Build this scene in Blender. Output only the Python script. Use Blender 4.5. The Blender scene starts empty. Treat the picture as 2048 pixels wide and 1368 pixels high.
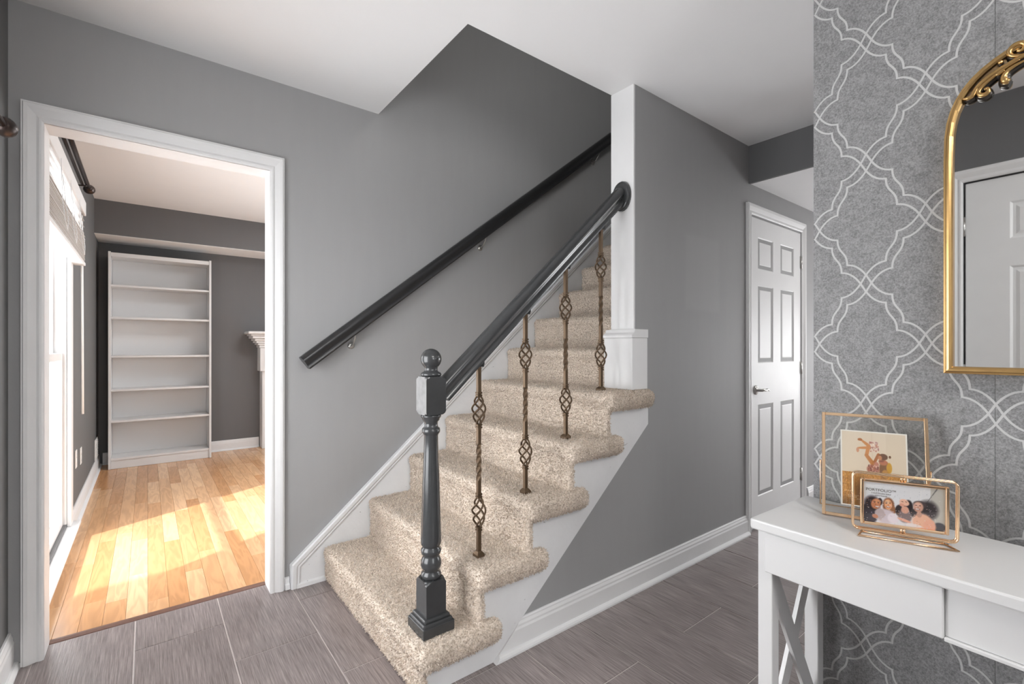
import bpy, bmesh, math, random
import numpy as np
from mathutils import Vector, Matrix
random.seed(7); RNG = np.random.default_rng(7)
SC = bpy.context.scene
COL = SC.collection
PI = math.pi

# ------------------------------------------------------------------ camera
cam_d = bpy.data.cameras.new('camera'); cam = bpy.data.objects.new('camera', cam_d); COL.objects.link(cam)
cam_d.sensor_fit = 'HORIZONTAL'; cam_d.sensor_width = 36.0
cam_d.lens = 36.0 * 940.0 / 2048.0
cam_d.shift_y = (695.0 - 684.0) / 2048.0
cam_d.clip_start = 0.02
cam.location = (0, 0, 1.168)
cam.rotation_euler = (PI / 2, 0, -math.radians(37.8))
SC.camera = cam

# ------------------------------------------------------------------ view, world, sun, window light
SC.view_settings.view_transform = 'Standard'
SC.view_settings.look = 'None'
SC.view_settings.exposure = -0.22
SC.view_settings.gamma = 1.0
SC.view_settings.use_curve_mapping = False
SKY = 12.0
w = bpy.data.worlds.new('world'); SC.world = w; w.use_nodes = True
bgn = w.node_tree.nodes['Background']
bgn.inputs[0].default_value = (0.97, 0.98, 1.0, 1); bgn.inputs[1].default_value = SKY
sun_d = bpy.data.lights.new('sun', 'SUN'); sun_d.energy = 11.0; sun_d.angle = math.radians(1.2); sun_d.color = (1.0, 0.97, 0.93)
sun = bpy.data.objects.new('sun', sun_d); COL.objects.link(sun)
sun.location = (-4, 0, 6)
sun.rotation_euler = Vector((0.574, 0.289, -0.766)).to_track_quat('-Z', 'Y').to_euler()


def area(name, loc, direction, sx, sy, power, color=(1, 1, 1), portal=False, spread=None):
    d = bpy.data.lights.new(name, 'AREA'); d.shape = 'RECTANGLE'; d.size = sx; d.size_y = sy
    d.energy = power; d.color = color
    if spread: d.spread = math.radians(spread)
    if portal: d.cycles.is_portal = True
    o = bpy.data.objects.new(name, d); COL.objects.link(o); o.location = loc
    o.rotation_euler = Vector(direction).to_track_quat('-Z', 'Y').to_euler()
    return o


# daylight through the window openings; the back one is added for fill
area('portal_living', (-0.60, 3.32, 1.15), (1, 0, 0), 2.2, 1.3, 1, portal=True)
area('portal_hall', (-0.60, 1.45, 1.10), (1, 0, 0), 1.6, 1.1, 1, portal=True)
area('portal_fill_back', (0.55, -2.96, 1.5), (0, 1, 0), 1.4, 1.2, 1, portal=True)
area('portal_far', (6.58, 0.0, 0.98), (-1, 0, 0), 1.3, 2.3, 1, portal=True)
# added fill lights, no fixtures: hall, upper stair wall, living room, corridor closet door
area('hall_fill_light', (0.55, -1.0, 2.38), (0, 0.25, -1), 0.6, 0.6, 34, (1, 0.98, 0.95))
area('landing_fill_light', (1.7, 0.5, 3.45), (0.0, 1.0, -0.35), 0.5, 0.4, 9, (1, 0.98, 0.95))
area('living_room_fill_light', (1.5, 4.3, 2.46), (0, 0, -1), 0.6, 0.6, 30, (0.97, 0.98, 1.0))
area('corridor_fill_light', (3.9, 0.1, 2.17), (0, 0.1, -1), 0.5, 0.5, 18, (1, 0.98, 0.95))
area('portal_living_side', (2.68, 4.3, 1.3), (-1, 0, 0), 1.5, 1.6, 1, portal=True)

# ------------------------------------------------------------------ materials


def s2l(c):
    c = c / 255.0
    return c / 12.92 if c <= 0.04045 else ((c + 0.055) / 1.055) ** 2.4


def S(r, g, b): return (s2l(r), s2l(g), s2l(b), 1.0)


class N:
    """tiny node helper"""
    def __init__(self, name):
        self.m = bpy.data.materials.new(name); self.m.use_nodes = True
        self.t = self.m.node_tree; self.b = self.t.nodes['Principled BSDF']
        self.out = self.t.nodes['Material Output']
    def n(self, typ, **kw):
        x = self.t.nodes.new(typ)
        for k, v in kw.items():
            if k.startswith('i_'):
                key = k[2:]
                x.inputs[int(key) if key.isdigit() else key.replace('_', ' ')].default_value = v
            else: setattr(x, k, v)
        return x
    def l(self, a, b): self.t.links.new(a, b)


def paint(name, col, rough=0.55, var=0.04, bump=0.02, scale=6.0, metal=0.0, fine=180.0, spec=0.5):
    g = N(name); b = g.b
    b.inputs['Roughness'].default_value = rough; b.inputs['Metallic'].default_value = metal
    b.inputs['Specular IOR Level'].default_value = spec
    tc = g.n('ShaderNodeTexCoord')
    nz = g.n('ShaderNodeTexNoise', i_Scale=scale, i_Detail=5.0)
    g.l(tc.outputs['Object'], nz.inputs['Vector'])
    rmp = g.n('ShaderNodeMix', data_type='RGBA')
    lo = tuple(max(0, c * (1 - var)) for c in col[:3]) + (1,); hi = tuple(min(1, c * (1 + var)) for c in col[:3]) + (1,)
    rmp.inputs[6].default_value = lo; rmp.inputs[7].default_value = hi
    g.l(nz.outputs['Fac'], rmp.inputs[0]); g.l(rmp.outputs[2], b.inputs['Base Color'])
    if bump > 0:
        n2 = g.n('ShaderNodeTexNoise', i_Scale=fine, i_Detail=3.0); g.l(tc.outputs['Object'], n2.inputs['Vector'])
        bp = g.n('ShaderNodeBump', i_Strength=bump, i_Distance=0.01)
        g.l(n2.outputs['Fac'], bp.inputs['Height']); g.l(bp.outputs['Normal'], b.inputs['Normal'])
    return g.m


def mk_wallgrey(name, base, patch=None):
    g = N(name); b = g.b; b.inputs['Roughness'].default_value = 0.6; b.inputs['Specular IOR Level'].default_value = 0.3
    tc = g.n('ShaderNodeTexCoord')
    n1 = g.n('ShaderNodeTexNoise', i_Scale=1.6, i_Detail=6.0, i_Roughness=0.6); g.l(tc.outputs['Object'], n1.inputs['Vector'])
    mp = g.n('ShaderNodeMapping'); mp.inputs['Scale'].default_value = (9, 9, 1.2); g.l(tc.outputs['Object'], mp.inputs['Vector'])
    n2 = g.n('ShaderNodeTexNoise', i_Scale=3.0, i_Detail=4.0); g.l(mp.outputs['Vector'], n2.inputs['Vector'])
    ad = g.n('ShaderNodeMath', operation='ADD'); g.l(n1.outputs['Fac'], ad.inputs[0]); g.l(n2.outputs['Fac'], ad.inputs[1])
    hf = g.n('ShaderNodeMath', operation='MULTIPLY'); hf.inputs[1].default_value = 0.5; g.l(ad.outputs[0], hf.inputs[0])
    mx = g.n('ShaderNodeMix', data_type='RGBA')
    mx.inputs[6].default_value = tuple(c * 0.95 for c in base[:3]) + (1,); mx.inputs[7].default_value = tuple(c * 1.05 for c in base[:3]) + (1,)
    g.l(hf.outputs[0], mx.inputs[0]); col = mx.outputs[2]
    if patch:                      # touched-up paint where something hung before
        x0, x1, z0, z1 = patch
        sx = g.n('ShaderNodeSeparateXYZ'); g.l(tc.outputs['Object'], sx.inputs[0])
        def band(o, a, c):
            p = g.n('ShaderNodeMapRange', i_1=a, i_2=a + 0.03); g.l(o, p.inputs[0])
            q = g.n('ShaderNodeMapRange', i_1=c, i_2=c - 0.03); g.l(o, q.inputs[0])
            m = g.n('ShaderNodeMath', operation='MULTIPLY'); g.l(p.outputs[0], m.inputs[0]); g.l(q.outputs[0], m.inputs[1]); return m.outputs[0]
        m = g.n('ShaderNodeMath', operation='MULTIPLY'); g.l(band(sx.outputs[0], x0, x1), m.inputs[0]); g.l(band(sx.outputs[2], z0, z1), m.inputs[1])
        m2 = g.n('ShaderNodeMath', operation='MULTIPLY'); m2.inputs[1].default_value = 0.28; g.l(m.outputs[0], m2.inputs[0])
        mm = g.n('ShaderNodeMix', data_type='RGBA'); mm.inputs[7].default_value = tuple(c * 1.22 for c in base[:3]) + (1,)
        g.l(m2.outputs[0], mm.inputs[0]); g.l(col, mm.inputs[6]); col = mm.outputs[2]
    g.l(col, b.inputs['Base Color'])
    n3 = g.n('ShaderNodeTexNoise', i_Scale=140.0, i_Detail=3.0); g.l(tc.outputs['Object'], n3.inputs['Vector'])
    bp = g.n('ShaderNodeBump', i_Strength=0.06, i_Distance=0.004); g.l(n3.outputs['Fac'], bp.inputs['Height']); g.l(bp.outputs['Normal'], b.inputs['Normal'])
    return g.m


LIT_GREY = (0.355, 0.355, 0.355); LIT_GREY2 = (0.34, 0.34, 0.34); DARK = (0.15, 0.15, 0.152)  # same grey paint throughout; brightness of the lit walls is put into the lighter tones
M = {}
M['wall'] = mk_wallgrey('grey_wall_paint_lit', LIT_GREY)
M['wall2'] = mk_wallgrey('grey_wall_paint_lit_touched_up', LIT_GREY2, (2.28, 2.66, 1.36, 1.80))
M['dwall'] = mk_wallgrey('grey_wall_paint_unlit', DARK)
M['ceil'] = paint('ceiling_white', (0.86, 0.86, 0.86), 0.8, 0.015, 0.03)
M['white'] = paint('white_trim_paint', (0.76, 0.76, 0.76), 0.45, 0.03, 0.015, 9.0, fine=90, spec=0.35)
M['string'] = paint('scuffed_white_paint', (0.76, 0.765, 0.77), 0.4, 0.06, 0.05, 14.0, fine=60)
def add_scuffs(m):
    t = m.node_tree; b = t.nodes['Principled BSDF']; src = b.inputs['Base Color'].links[0].from_socket
    tc = t.nodes.new('ShaderNodeTexCoord'); mp = t.nodes.new('ShaderNodeMapping'); mp.inputs['Scale'].default_value = (26, 26, 44); mp.inputs['Rotation'].default_value = (0, 0.5, 0)
    nz = t.nodes.new('ShaderNodeTexNoise'); nz.inputs['Scale'].default_value = 1.0; nz.inputs['Detail'].default_value = 2.0; nz.inputs['Distortion'].default_value = 1.2
    t.links.new(tc.outputs['Object'], mp.inputs['Vector']); t.links.new(mp.outputs[0], nz.inputs['Vector'])
    mr = t.nodes.new('ShaderNodeMapRange'); mr.inputs[1].default_value = 0.735; mr.inputs[2].default_value = 0.78; t.links.new(nz.outputs['Fac'], mr.inputs[0])
    mx = t.nodes.new('ShaderNodeMix'); mx.data_type = 'RGBA'; mx.inputs[7].default_value = (0.16, 0.155, 0.15, 1)
    t.links.new(mr.outputs[0], mx.inputs[0]); t.links.new(src, mx.inputs[6]); t.links.new(mx.outputs[2], b.inputs['Base Color'])
add_scuffs(M['string'])
M['shelfwhite'] = paint('white_laminate', (0.72, 0.72, 0.72), 0.3, 0.01, 0.0)
M['charcoal'] = paint('charcoal_wood_paint', (0.045, 0.047, 0.049), 0.22, 0.15, 0.012, 30.0, fine=120, spec=0.6)
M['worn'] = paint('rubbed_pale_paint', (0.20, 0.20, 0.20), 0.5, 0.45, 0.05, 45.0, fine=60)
M['blackrail'] = paint('near_black_rail_paint', (0.022, 0.022, 0.023), 0.28, 0.15, 0.012, 30.0, fine=120)
M['iron'] = paint('bronze_iron', (0.135, 0.09, 0.055), 0.4, 0.2, 0.03, 60.0, 0.7, fine=300)
M['steel'] = paint('brushed_nickel', (0.55, 0.54, 0.52), 0.28, 0.05, 0.0, 30.0, 1.0)
M['bronze'] = paint('dark_bronze', (0.05, 0.036, 0.032), 0.3, 0.1, 0.0, 30.0, 0.7)
M['gold'] = paint('antique_gold', (0.56, 0.36, 0.15), 0.3, 0.12, 0.02, 40.0, 1.0)
M['darkgold'] = paint('dark_patina', (0.05, 0.042, 0.035), 0.35, 0.2, 0.0, 40.0, 0.6)
M['rosegold'] = paint('rose_gold_wire', (0.86, 0.61, 0.40), 0.22, 0.03, 0.0, 40.0, 1.0)
M['table'] = paint('white_furniture_paint', (0.68, 0.68, 0.68), 0.28, 0.015, 0.012, 8.0, fine=70)
M['blind'] = paint('woven_blind', (0.62, 0.61, 0.60), 0.7, 0.12, 0.1, 40.0)
M['grout'] = paint('grout', (0.62, 0.56, 0.54), 0.85, 0.1, 0.1, 60.0)
M['subfloor'] = paint('subfloor', (0.20, 0.10, 0.05), 0.8, 0.1, 0.0)
M['thresh'] = paint('threshold_wood', (0.17, 0.085, 0.06), 0.4, 0.2, 0.0, 40.0)
M['dark'] = paint('dark_gap', (0.02, 0.02, 0.02), 0.8, 0.1, 0.0)
M['plug'] = paint('outlet_plastic', (0.82, 0.82, 0.80), 0.35, 0.01, 0.0)


def mk_mirror():
    g = N('mirror_glass'); g.b.inputs['Metallic'].default_value = 1.0; g.b.inputs['Roughness'].default_value = 0.015
    g.b.inputs['Base Color'].default_value = (0.86, 0.87, 0.87, 1)
    return g.m
M['mirror'] = mk_mirror()


def mk_glass(name, refl=0.10, tint=(1, 1, 1, 1)):
    g = N(name)
    tr = g.n('ShaderNodeBsdfTransparent'); tr.inputs[0].default_value = tint
    gl = g.n('ShaderNodeBsdfGlossy'); gl.inputs['Roughness'].default_value = 0.01
    fr = g.n('ShaderNodeLayerWeight', i_Blend=0.25)
    ml = g.n('ShaderNodeMath', operation='MULTIPLY_ADD'); ml.inputs[1].default_value = 0.35; ml.inputs[2].default_value = refl * 0.5
    g.l(fr.outputs['Fresnel'], ml.inputs[0])
    mx = g.n('ShaderNodeMixShader'); g.l(ml.outputs[0], mx.inputs[0]); g.l(tr.outputs[0], mx.inputs[1]); g.l(gl.outputs[0], mx.inputs[2])
    g.l(mx.outputs[0], g.out.inputs['Surface'])
    return g.m
M['glass'] = mk_glass('window_glass', 0.06)
M['frameglass'] = mk_glass('picture_glass', 0.05, (0.97, 0.965, 0.95, 1))


def mk_tile():
    g = N('taupe_tile'); b = g.b
    tc = g.n('ShaderNodeTexCoord'); oi = g.n('ShaderNodeObjectInfo')
    ofs = g.n('ShaderNodeVectorMath', operation='ADD'); g.l(tc.outputs['Object'], ofs.inputs[0])
    sc = g.n('ShaderNodeVectorMath', operation='SCALE'); sc.inputs[3].default_value = 37.0
    cx = g.n('ShaderNodeCombineXYZ'); g.l(oi.outputs['Random'], cx.inputs[0]); g.l(oi.outputs['Random'], cx.inputs[1])
    g.l(cx.outputs[0], sc.inputs[0]); g.l(sc.outputs[0], ofs.inputs[1])
    mp = g.n('ShaderNodeMapping'); mp.inputs['Scale'].default_value = (230, 7, 1); g.l(ofs.outputs[0], mp.inputs['Vector'])
    nz = g.n('ShaderNodeTexNoise', i_Scale=1.0, i_Detail=3.0, i_Roughness=0.65); g.l(mp.outputs['Vector'], nz.inputs['Vector'])
    mp2 = g.n('ShaderNodeMapping'); mp2.inputs['Scale'].default_value = (10, 3, 1); g.l(ofs.outputs[0], mp2.inputs['Vector'])
    nb = g.n('ShaderNodeTexNoise', i_Scale=1.0, i_Detail=3.0); g.l(mp2.outputs['Vector'], nb.inputs['Vector'])
    cr = g.n('ShaderNodeValToRGB'); cr.color_ramp.elements[0].position = 0.33; cr.color_ramp.elements[1].position = 0.72
    cr.color_ramp.elements[0].color = S(110, 101, 100); cr.color_ramp.elements[1].color = S(164, 153, 151)
    g.l(nz.outputs['Fac'], cr.inputs[0])
    hs = g.n('ShaderNodeHueSaturation'); g.l(cr.outputs[0], hs.inputs['Color'])
    mr = g.n('ShaderNodeMapRange', i_1=0.3, i_2=0.7, i_3=0.88, i_4=1.12); g.l(nb.outputs['Fac'], mr.inputs[0]); g.l(mr.outputs[0], hs.inputs['Value'])
    g.l(hs.outputs[0], b.inputs['Base Color'])
    b.inputs['Roughness'].default_value = 0.32; b.inputs['Specular IOR Level'].default_value = 0.6
    bp = g.n('ShaderNodeBump', i_Strength=0.25, i_Distance=0.002); g.l(nz.outputs['Fac'], bp.inputs['Height']); g.l(bp.outputs['Normal'], b.inputs['Normal'])
    return g.m
M['tile'] = mk_tile()


def mk_wood():
    g = N('honey_oak_plank'); b = g.b
    tc = g.n('ShaderNodeTexCoord'); oi = g.n('ShaderNodeObjectInfo')
    sc = g.n('ShaderNodeVectorMath', operation='SCALE'); sc.inputs[3].default_value = 53.0
    cx = g.n('ShaderNodeCombineXYZ'); g.l(oi.outputs['Random'], cx.inputs[0]); g.l(oi.outputs['Random'], cx.inputs[1]); g.l(cx.outputs[0], sc.inputs[0])
    ofs = g.n('ShaderNodeVectorMath', operation='ADD'); g.l(tc.outputs['Object'], ofs.inputs[0]); g.l(sc.outputs[0], ofs.inputs[1])
    mp = g.n('ShaderNodeMapping'); mp.inputs['Scale'].default_value = (22, 2.6, 1); g.l(ofs.outputs[0], mp.inputs['Vector'])
    nz = g.n('ShaderNodeTexNoise', i_Scale=1.0, i_Detail=2.0, i_Distortion=0.6); g.l(mp.outputs['Vector'], nz.inputs['Vector'])
    ml = g.n('ShaderNodeMath', operation='MULTIPLY'); ml.inputs[1].default_value = 26.0; g.l(nz.outputs['Fac'], ml.inputs[0])
    sn = g.n('ShaderNodeMath', operation='SINE'); g.l(ml.outputs[0], sn.inputs[0])
    mr = g.n('ShaderNodeMapRange', i_1=-1.0, i_2=1.0, i_3=0.90, i_4=1.06); g.l(sn.outputs[0], mr.inputs[0])
    cr = g.n('ShaderNodeValToRGB'); e = cr.color_ramp.elements
    e[0].color = S(194, 143, 98); e[1].color = S(226, 186, 146); e.new(0.5).color = S(209, 163, 120)
    g.l(oi.outputs['Random'], cr.inputs[0])
    hs = g.n('ShaderNodeHueSaturation'); g.l(cr.outputs[0], hs.inputs['Color']); g.l(mr.outputs[0], hs.inputs['Value'])
    g.l(hs.outputs[0], b.inputs['Base Color'])
    b.inputs['Roughness'].default_value = 0.24; b.inputs['Specular IOR Level'].default_value = 0.5
    return g.m
M['wood'] = mk_wood()


def mk_carpet():
    g = N('beige_carpet_pile'); b = g.b
    tc = g.n('ShaderNodeTexCoord')
    n1 = g.n('ShaderNodeTexNoise', i_Scale=170.0, i_Detail=3.0); g.l(tc.outputs['Object'], n1.inputs['Vector'])
    n2 = g.n('ShaderNodeTexNoise', i_Scale=9.0, i_Detail=3.0); g.l(tc.outputs['Object'], n2.inputs['Vector'])
    cr = g.n('ShaderNodeValToRGB'); cr.color_ramp.elements[0].position = 0.32; cr.color_ramp.elements[1].position = 0.62
    cr.color_ramp.elements[0].color = S(176, 161, 145); cr.color_ramp.elements[1].color = S(230, 217, 203)
    g.l(n1.outputs['Fac'], cr.inputs[0])
    hs = g.n('ShaderNodeHueSaturation'); g.l(cr.outputs[0], hs.inputs['Color'])
    mr = g.n('ShaderNodeMapRange', i_1=0.3, i_2=0.7, i_3=0.92, i_4=1.05); g.l(n2.outputs['Fac'], mr.inputs[0]); g.l(mr.outputs[0], hs.inputs['Value'])
    g.l(hs.outputs[0], b.inputs['Base Color'])
    b.inputs['Roughness'].default_value = 0.95; b.inputs['Specular IOR Level'].default_value = 0.1
    b.inputs['Sheen Weight'].default_value = 0.2
    return g.m
M['carpet'] = mk_carpet()


def mk_paper():
    g = N('grey_linen_wallpaper'); b = g.b
    tc = g.n('ShaderNodeTexCoord')
    n1 = g.n('ShaderNodeTexNoise', i_Scale=260.0, i_Detail=4.0, i_Roughness=0.7); g.l(tc.outputs['Object'], n1.inputs['Vector'])
    n2 = g.n('ShaderNodeTexNoise', i_Scale=30.0, i_Detail=4.0, i_Distortion=1.5); g.l(tc.outputs['Object'], n2.inputs['Vector'])
    ad = g.n('ShaderNodeMath', operation='MULTIPLY_ADD'); ad.inputs[1].default_value = 0.35; g.l(n2.outputs['Fac'], ad.inputs[0]); g.l(n1.outputs['Fac'], ad.inputs[2])
    cr = g.n('ShaderNodeValToRGB'); cr.color_ramp.elements[0].position = 0.48; cr.color_ramp.elements[1].position = 0.86
    cr.color_ramp.elements[0].color = S(96, 96, 97); cr.color_ramp.elements[1].color = S(150, 150, 151)
    g.l(ad.outputs[0], cr.inputs[0]); g.l(cr.outputs[0], b.inputs['Base Color'])
    b.inputs['Roughness'].default_value = 0.55
    bp = g.n('ShaderNodeBump', i_Strength=0.12, i_Distance=0.002); g.l(n1.outputs['Fac'], bp.inputs['Height']); g.l(bp.outputs['Normal'], b.inputs['Normal'])
    return g.m
M['paper'] = mk_paper()
M['print'] = paint('silver_print', (0.47, 0.47, 0.47), 0.5, 0.05, 0.03, 90.0)


def mk_photo(name):
    g = N(name); a = g.n('ShaderNodeAttribute', attribute_name='print'); g.l(a.outputs['Color'], g.b.inputs['Base Color'])
    g.b.inputs['Roughness'].default_value = 0.35
    return g.m
M['photo'] = mk_photo('photo_print')
M['ink'] = paint('print_ink', (0.10, 0.085, 0.065), 0.5, 0.02, 0.0)
M['photopaper'] = paint('photo_paper', (0.85, 0.84, 0.82), 0.5, 0.01, 0.0)

# ------------------------------------------------------------------ geometry helpers


def nb(): return bmesh.new()


def box(bm, x0, x1, y0, y1, z0, z1, bev=0.0, seg=2):
    vs = [bm.verts.new(p) for p in ((x0, y0, z0), (x1, y0, z0), (x1, y1, z0), (x0, y1, z0), (x0, y0, z1), (x1, y0, z1), (x1, y1, z1), (x0, y1, z1))]
    fs = [bm.faces.new([vs[i] for i in f]) for f in ((0, 3, 2, 1), (4, 5, 6, 7), (0, 1, 5, 4), (1, 2, 6, 5), (2, 3, 7, 6), (3, 0, 4, 7))]
    if bev > 0:
        es = {e for f in fs for e in f.edges}
        bmesh.ops.bevel(bm, geom=list(es), offset=bev, segments=seg, profile=0.5, affect='EDGES')
    return bm


def prism(bm, pts, axis, a, b, bev=0.0, seg=2):
    """extrude a 2-D polygon along an axis ('x': pts=(y,z), 'y': pts=(x,z), 'z': pts=(x,y))"""
    def P(p, t):
        return {'x': (t, p[0], p[1]), 'y': (p[0], t, p[1]), 'z': (p[0], p[1], t)}[axis]
    A = [bm.verts.new(P(p, a)) for p in pts]; B = [bm.verts.new(P(p, b)) for p in pts]
    fs = [bm.faces.new(A), bm.faces.new(B[::-1])]
    n = len(pts)
    for i in range(n): fs.append(bm.faces.new([A[i], B[i], B[(i + 1) % n], A[(i + 1) % n]]))
    bmesh.ops.recalc_face_normals(bm, faces=fs)
    if bev > 0:
        es = {e for f in fs for e in f.edges}
        bmesh.ops.bevel(bm, geom=list(es), offset=bev, segments=seg, profile=0.5, affect='EDGES')
    return bm


def lathe(bm, prof, cx, cy, seg=24, axis='z'):
    """prof: list of (r, h) along the axis; centre (cx, cy) in the other two"""
    rings = []
    for r, h in prof:
        ring = []
        for k in range(seg):
            a = 2 * PI * k / seg; c, s = r * math.cos(a), r * math.sin(a)
            p = {'z': (cx + c, cy + s, h), 'x': (h, cx + c, cy + s), 'y': (cx + c, h, cy + s)}[axis]
            ring.append(bm.verts.new(p))
        rings.append(ring)
    fs = []
    for A, B in zip(rings, rings[1:]):
        for k in range(seg): fs.append(bm.faces.new([A[k], A[(k + 1) % seg], B[(k + 1) % seg], B[k]]))
    fs.append(bm.faces.new(rings[0][::-1])); fs.append(bm.faces.new(rings[-1]))
    bmesh.ops.recalc_face_normals(bm, faces=fs)
    for f in fs[:-2]: f.smooth = True
    return bm


def sweep(bm, path, prof, closed=False, up=(0, 0, 1), caps=True, smooth=False, scales=None):
    """sweep a closed 2-D profile (side, up) along a 3-D path with mitred frames"""
    path = [Vector(p) for p in path]; n = len(path); up = Vector(up)
    rings = []
    for i, p in enumerate(path):
        if closed: d0 = (p - path[i - 1]).normalized(); d1 = (path[(i + 1) % n] - p).normalized()
        else:
            d0 = (p - path[i - 1]).normalized() if i else None
            d1 = (path[i + 1] - p).normalized() if i < n - 1 else None
            d0 = d0 or d1; d1 = d1 or d0
        t = (d0 + d1).normalized()
        side = t.cross(up).normalized(); u = side.cross(t).normalized()
        # mitre: stretch in the direction of the bend
        c = max(0.3, d0.dot(t)); bend = (d1 - d0)
        sc = scales[i] if scales else 1.0
        ring = []
        for a, b in prof:
            off = side * a * sc + u * b * sc
            if bend.length > 1e-5:
                bd = bend.normalized(); off = off + bd * off.dot(bd) * (1 / c - 1)
            ring.append(bm.verts.new(p + off))
        rings.append(ring)
    m = len(prof); fs = []
    rng = range(n if closed else n - 1)
    for i in rng:
        A, B = rings[i], rings[(i + 1) % n]
        for k in range(m):
            f = bm.faces.new([A[k], A[(k + 1) % m], B[(k + 1) % m], B[k]]); f.smooth = smooth; fs.append(f)
    if not closed and caps:
        fs.append(bm.faces.new(rings[0][::-1])); fs.append(bm.faces.new(rings[-1]))
    bmesh.ops.recalc_face_normals(bm, faces=fs)
    return bm


def circ(r, n=8, ry=None):
    ry = ry or r
    return [(r * math.cos(2 * PI * k / n), ry * math.sin(2 * PI * k / n)) for k in range(n)]


def tube(bm, path, r, n=8, closed=False, up=(0, 0, 1), scales=None):
    # pick a safe up vector
    return sweep(bm, path, circ(r, n), closed, up, True, True, scales)


def disp_base(parent):
    v = Vector((0, 0, 0)); p = parent
    while p is not None:
        v = v + p.location; p = p.parent
    return v


def obj(name, bm, mat, parent=None, local=False, smooth=False):
    me = bpy.data.meshes.new(name)
    if parent is not None and not local:
        bmesh.ops.translate(bm, verts=bm.verts, vec=-disp_base(parent))
    bm.to_mesh(me); bm.free()
    me.materials.append(M[mat] if isinstance(mat, str) else mat)
    if smooth:
        for p in me.polygons: p.use_smooth = True
    o = bpy.data.objects.new(name, me); COL.objects.link(o)
    if parent is not None: o.parent = parent
    return o


def tag(o, label=None, cat=None, group=None, kind=None):
    if label: o['label'] = label
    if cat: o['category'] = cat
    if group: o['group'] = group
    if kind: o['kind'] = kind
    return o


def thing(name, label, cat, loc=(0, 0, 0), rz=0.0, group=None, kind=None):
    o = bpy.data.objects.new(name, None); COL.objects.link(o); o.location = loc; o.rotation_euler = (0, 0, rz)
    o.empty_display_size = 0.05
    return tag(o, label, cat, group, kind)


def struct(name, bm, mat, label=None, parent=None, cat=None):
    o = obj(name, bm, mat, parent)
    if parent is None: tag(o, label, cat or name.split('_')[0].split('.')[0], kind='structure')
    return o


def copy_tree(o, parent=None):
    c = o.copy(); COL.objects.link(c)
    if parent is not None: c.parent = parent
    for ch in list(o.children): copy_tree(ch, c)
    return c


# ------------------------------------------------------------------ dimensions
H = 2.44                  # hall ceiling
XL = -0.40                # left outside wall (inner face)
Y1, Y1B = 2.47, 2.585     # stair wall with the doorway
Y2, Y2B = 1.43, 1.570     # wall beside the stair
X3 = 1.505                # wallpapered wall
LRH = 2.535; LRX = -0.385; LRY = 6.20

# ------------------------------------------------------------------ floors
base = nb(); box(base, -0.56, 6.6, -3.0, 2.60, -0.10, -0.0026)
floor = struct('floor', base, 'grout', 'hall floor of taupe streaked rectangular tiles with pale grout')


def slab_mesh(name, dx, dy, th, bev, mat):
    bm = nb(); box(bm, -dx / 2, dx / 2, -dy / 2, dy / 2, -th, 0)
    top = [e for e in bm.edges if all(v.co.z > -1e-6 for v in e.verts)]
    bmesh.ops.bevel(bm, geom=top, offset=bev, segments=2, profile=0.5, affect='EDGES')
    me = bpy.data.meshes.new(name); bm.to_mesh(me); bm.free(); me.materials.append(M[mat]); return me


cache = {}
PX = 0.2972; k = 0
xs0 = -0.338
for r in range(-1, 16):
    xa = xs0 + r * PX; xb = xa + PX
    xa2 = max(xa, XL)
    if xb - xa2 < 0.02: continue
    off = 2.3185 if r % 2 == 1 else 2.3185 - 0.306
    for j in range(-8, 3):
        ya = off + j * 0.612; yb = ya + 0.612
        ya2, yb2 = max(ya, -1.55), min(yb, 2.574)
        if yb2 - ya2 < 0.02: continue
        dx, dy = round(xb - xa2 - 0.0042, 4), round(yb2 - ya2 - 0.0042, 4)
        key = ('t', dx, dy)
        if key not in cache: cache[key] = slab_mesh('tile', dx, dy, 0.006, 0.0012, 'tile')
        o = bpy.data.objects.new('tile', cache[key]); COL.objects.link(o); o.parent = floor
        o.location = ((xa2 + xb) / 2, (ya2 + yb2) / 2, random.uniform(-0.0004, 0.0003))

base = nb(); box(base, LRX - 0.15, 2.7, 2.585, LRY + 0.1, -0.10, -0.012)
lrfloor = struct('floor', base, 'subfloor', 'honey oak plank floor of the room beyond the doorway', cat='floor')
PW = 0.0764; nx = 0
xstart = -0.151 - 4 * PW
i = 0
while xstart + i * PW < 2.5:
    xa = max(xstart + i * PW, LRX); xb = xstart + (i + 1) * PW; i += 1
    if xb - xa < 0.015: continue
    y = 2.606 - random.uniform(0, 0.7)
    far = xa > 1.15
    while y < LRY:
        L = random.choice((0.55, 0.7, 0.85, 1.0, 1.15)) if not far else 1.3
        ya, yb = max(y, 2.606), min(y + L, LRY); y += L
        if yb - ya < 0.03: continue
        dx, dy = round(xb - xa - 0.0008, 4), round(yb - ya - 0.0008, 4)
        key = ('p', dx, dy)
        if key not in cache: cache[key] = slab_mesh('plank', dx, dy, 0.010, 0.0007, 'wood')
        o = bpy.data.objects.new('plank', cache[key]); COL.objects.link(o); o.parent = lrfloor
        o.location = ((xa + xb) / 2, (ya + yb) / 2, 0.002)
bm = nb(); prism(bm, [(2.576, -0.004), (2.606, -0.004), (2.606, 0.004), (2.590, 0.006), (2.578, 0.001)], 'x', -0.306, 0.460)
struct('trim_1', bm, 'thresh', 'brown wooden threshold strip between tiles and oak planks')

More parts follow.
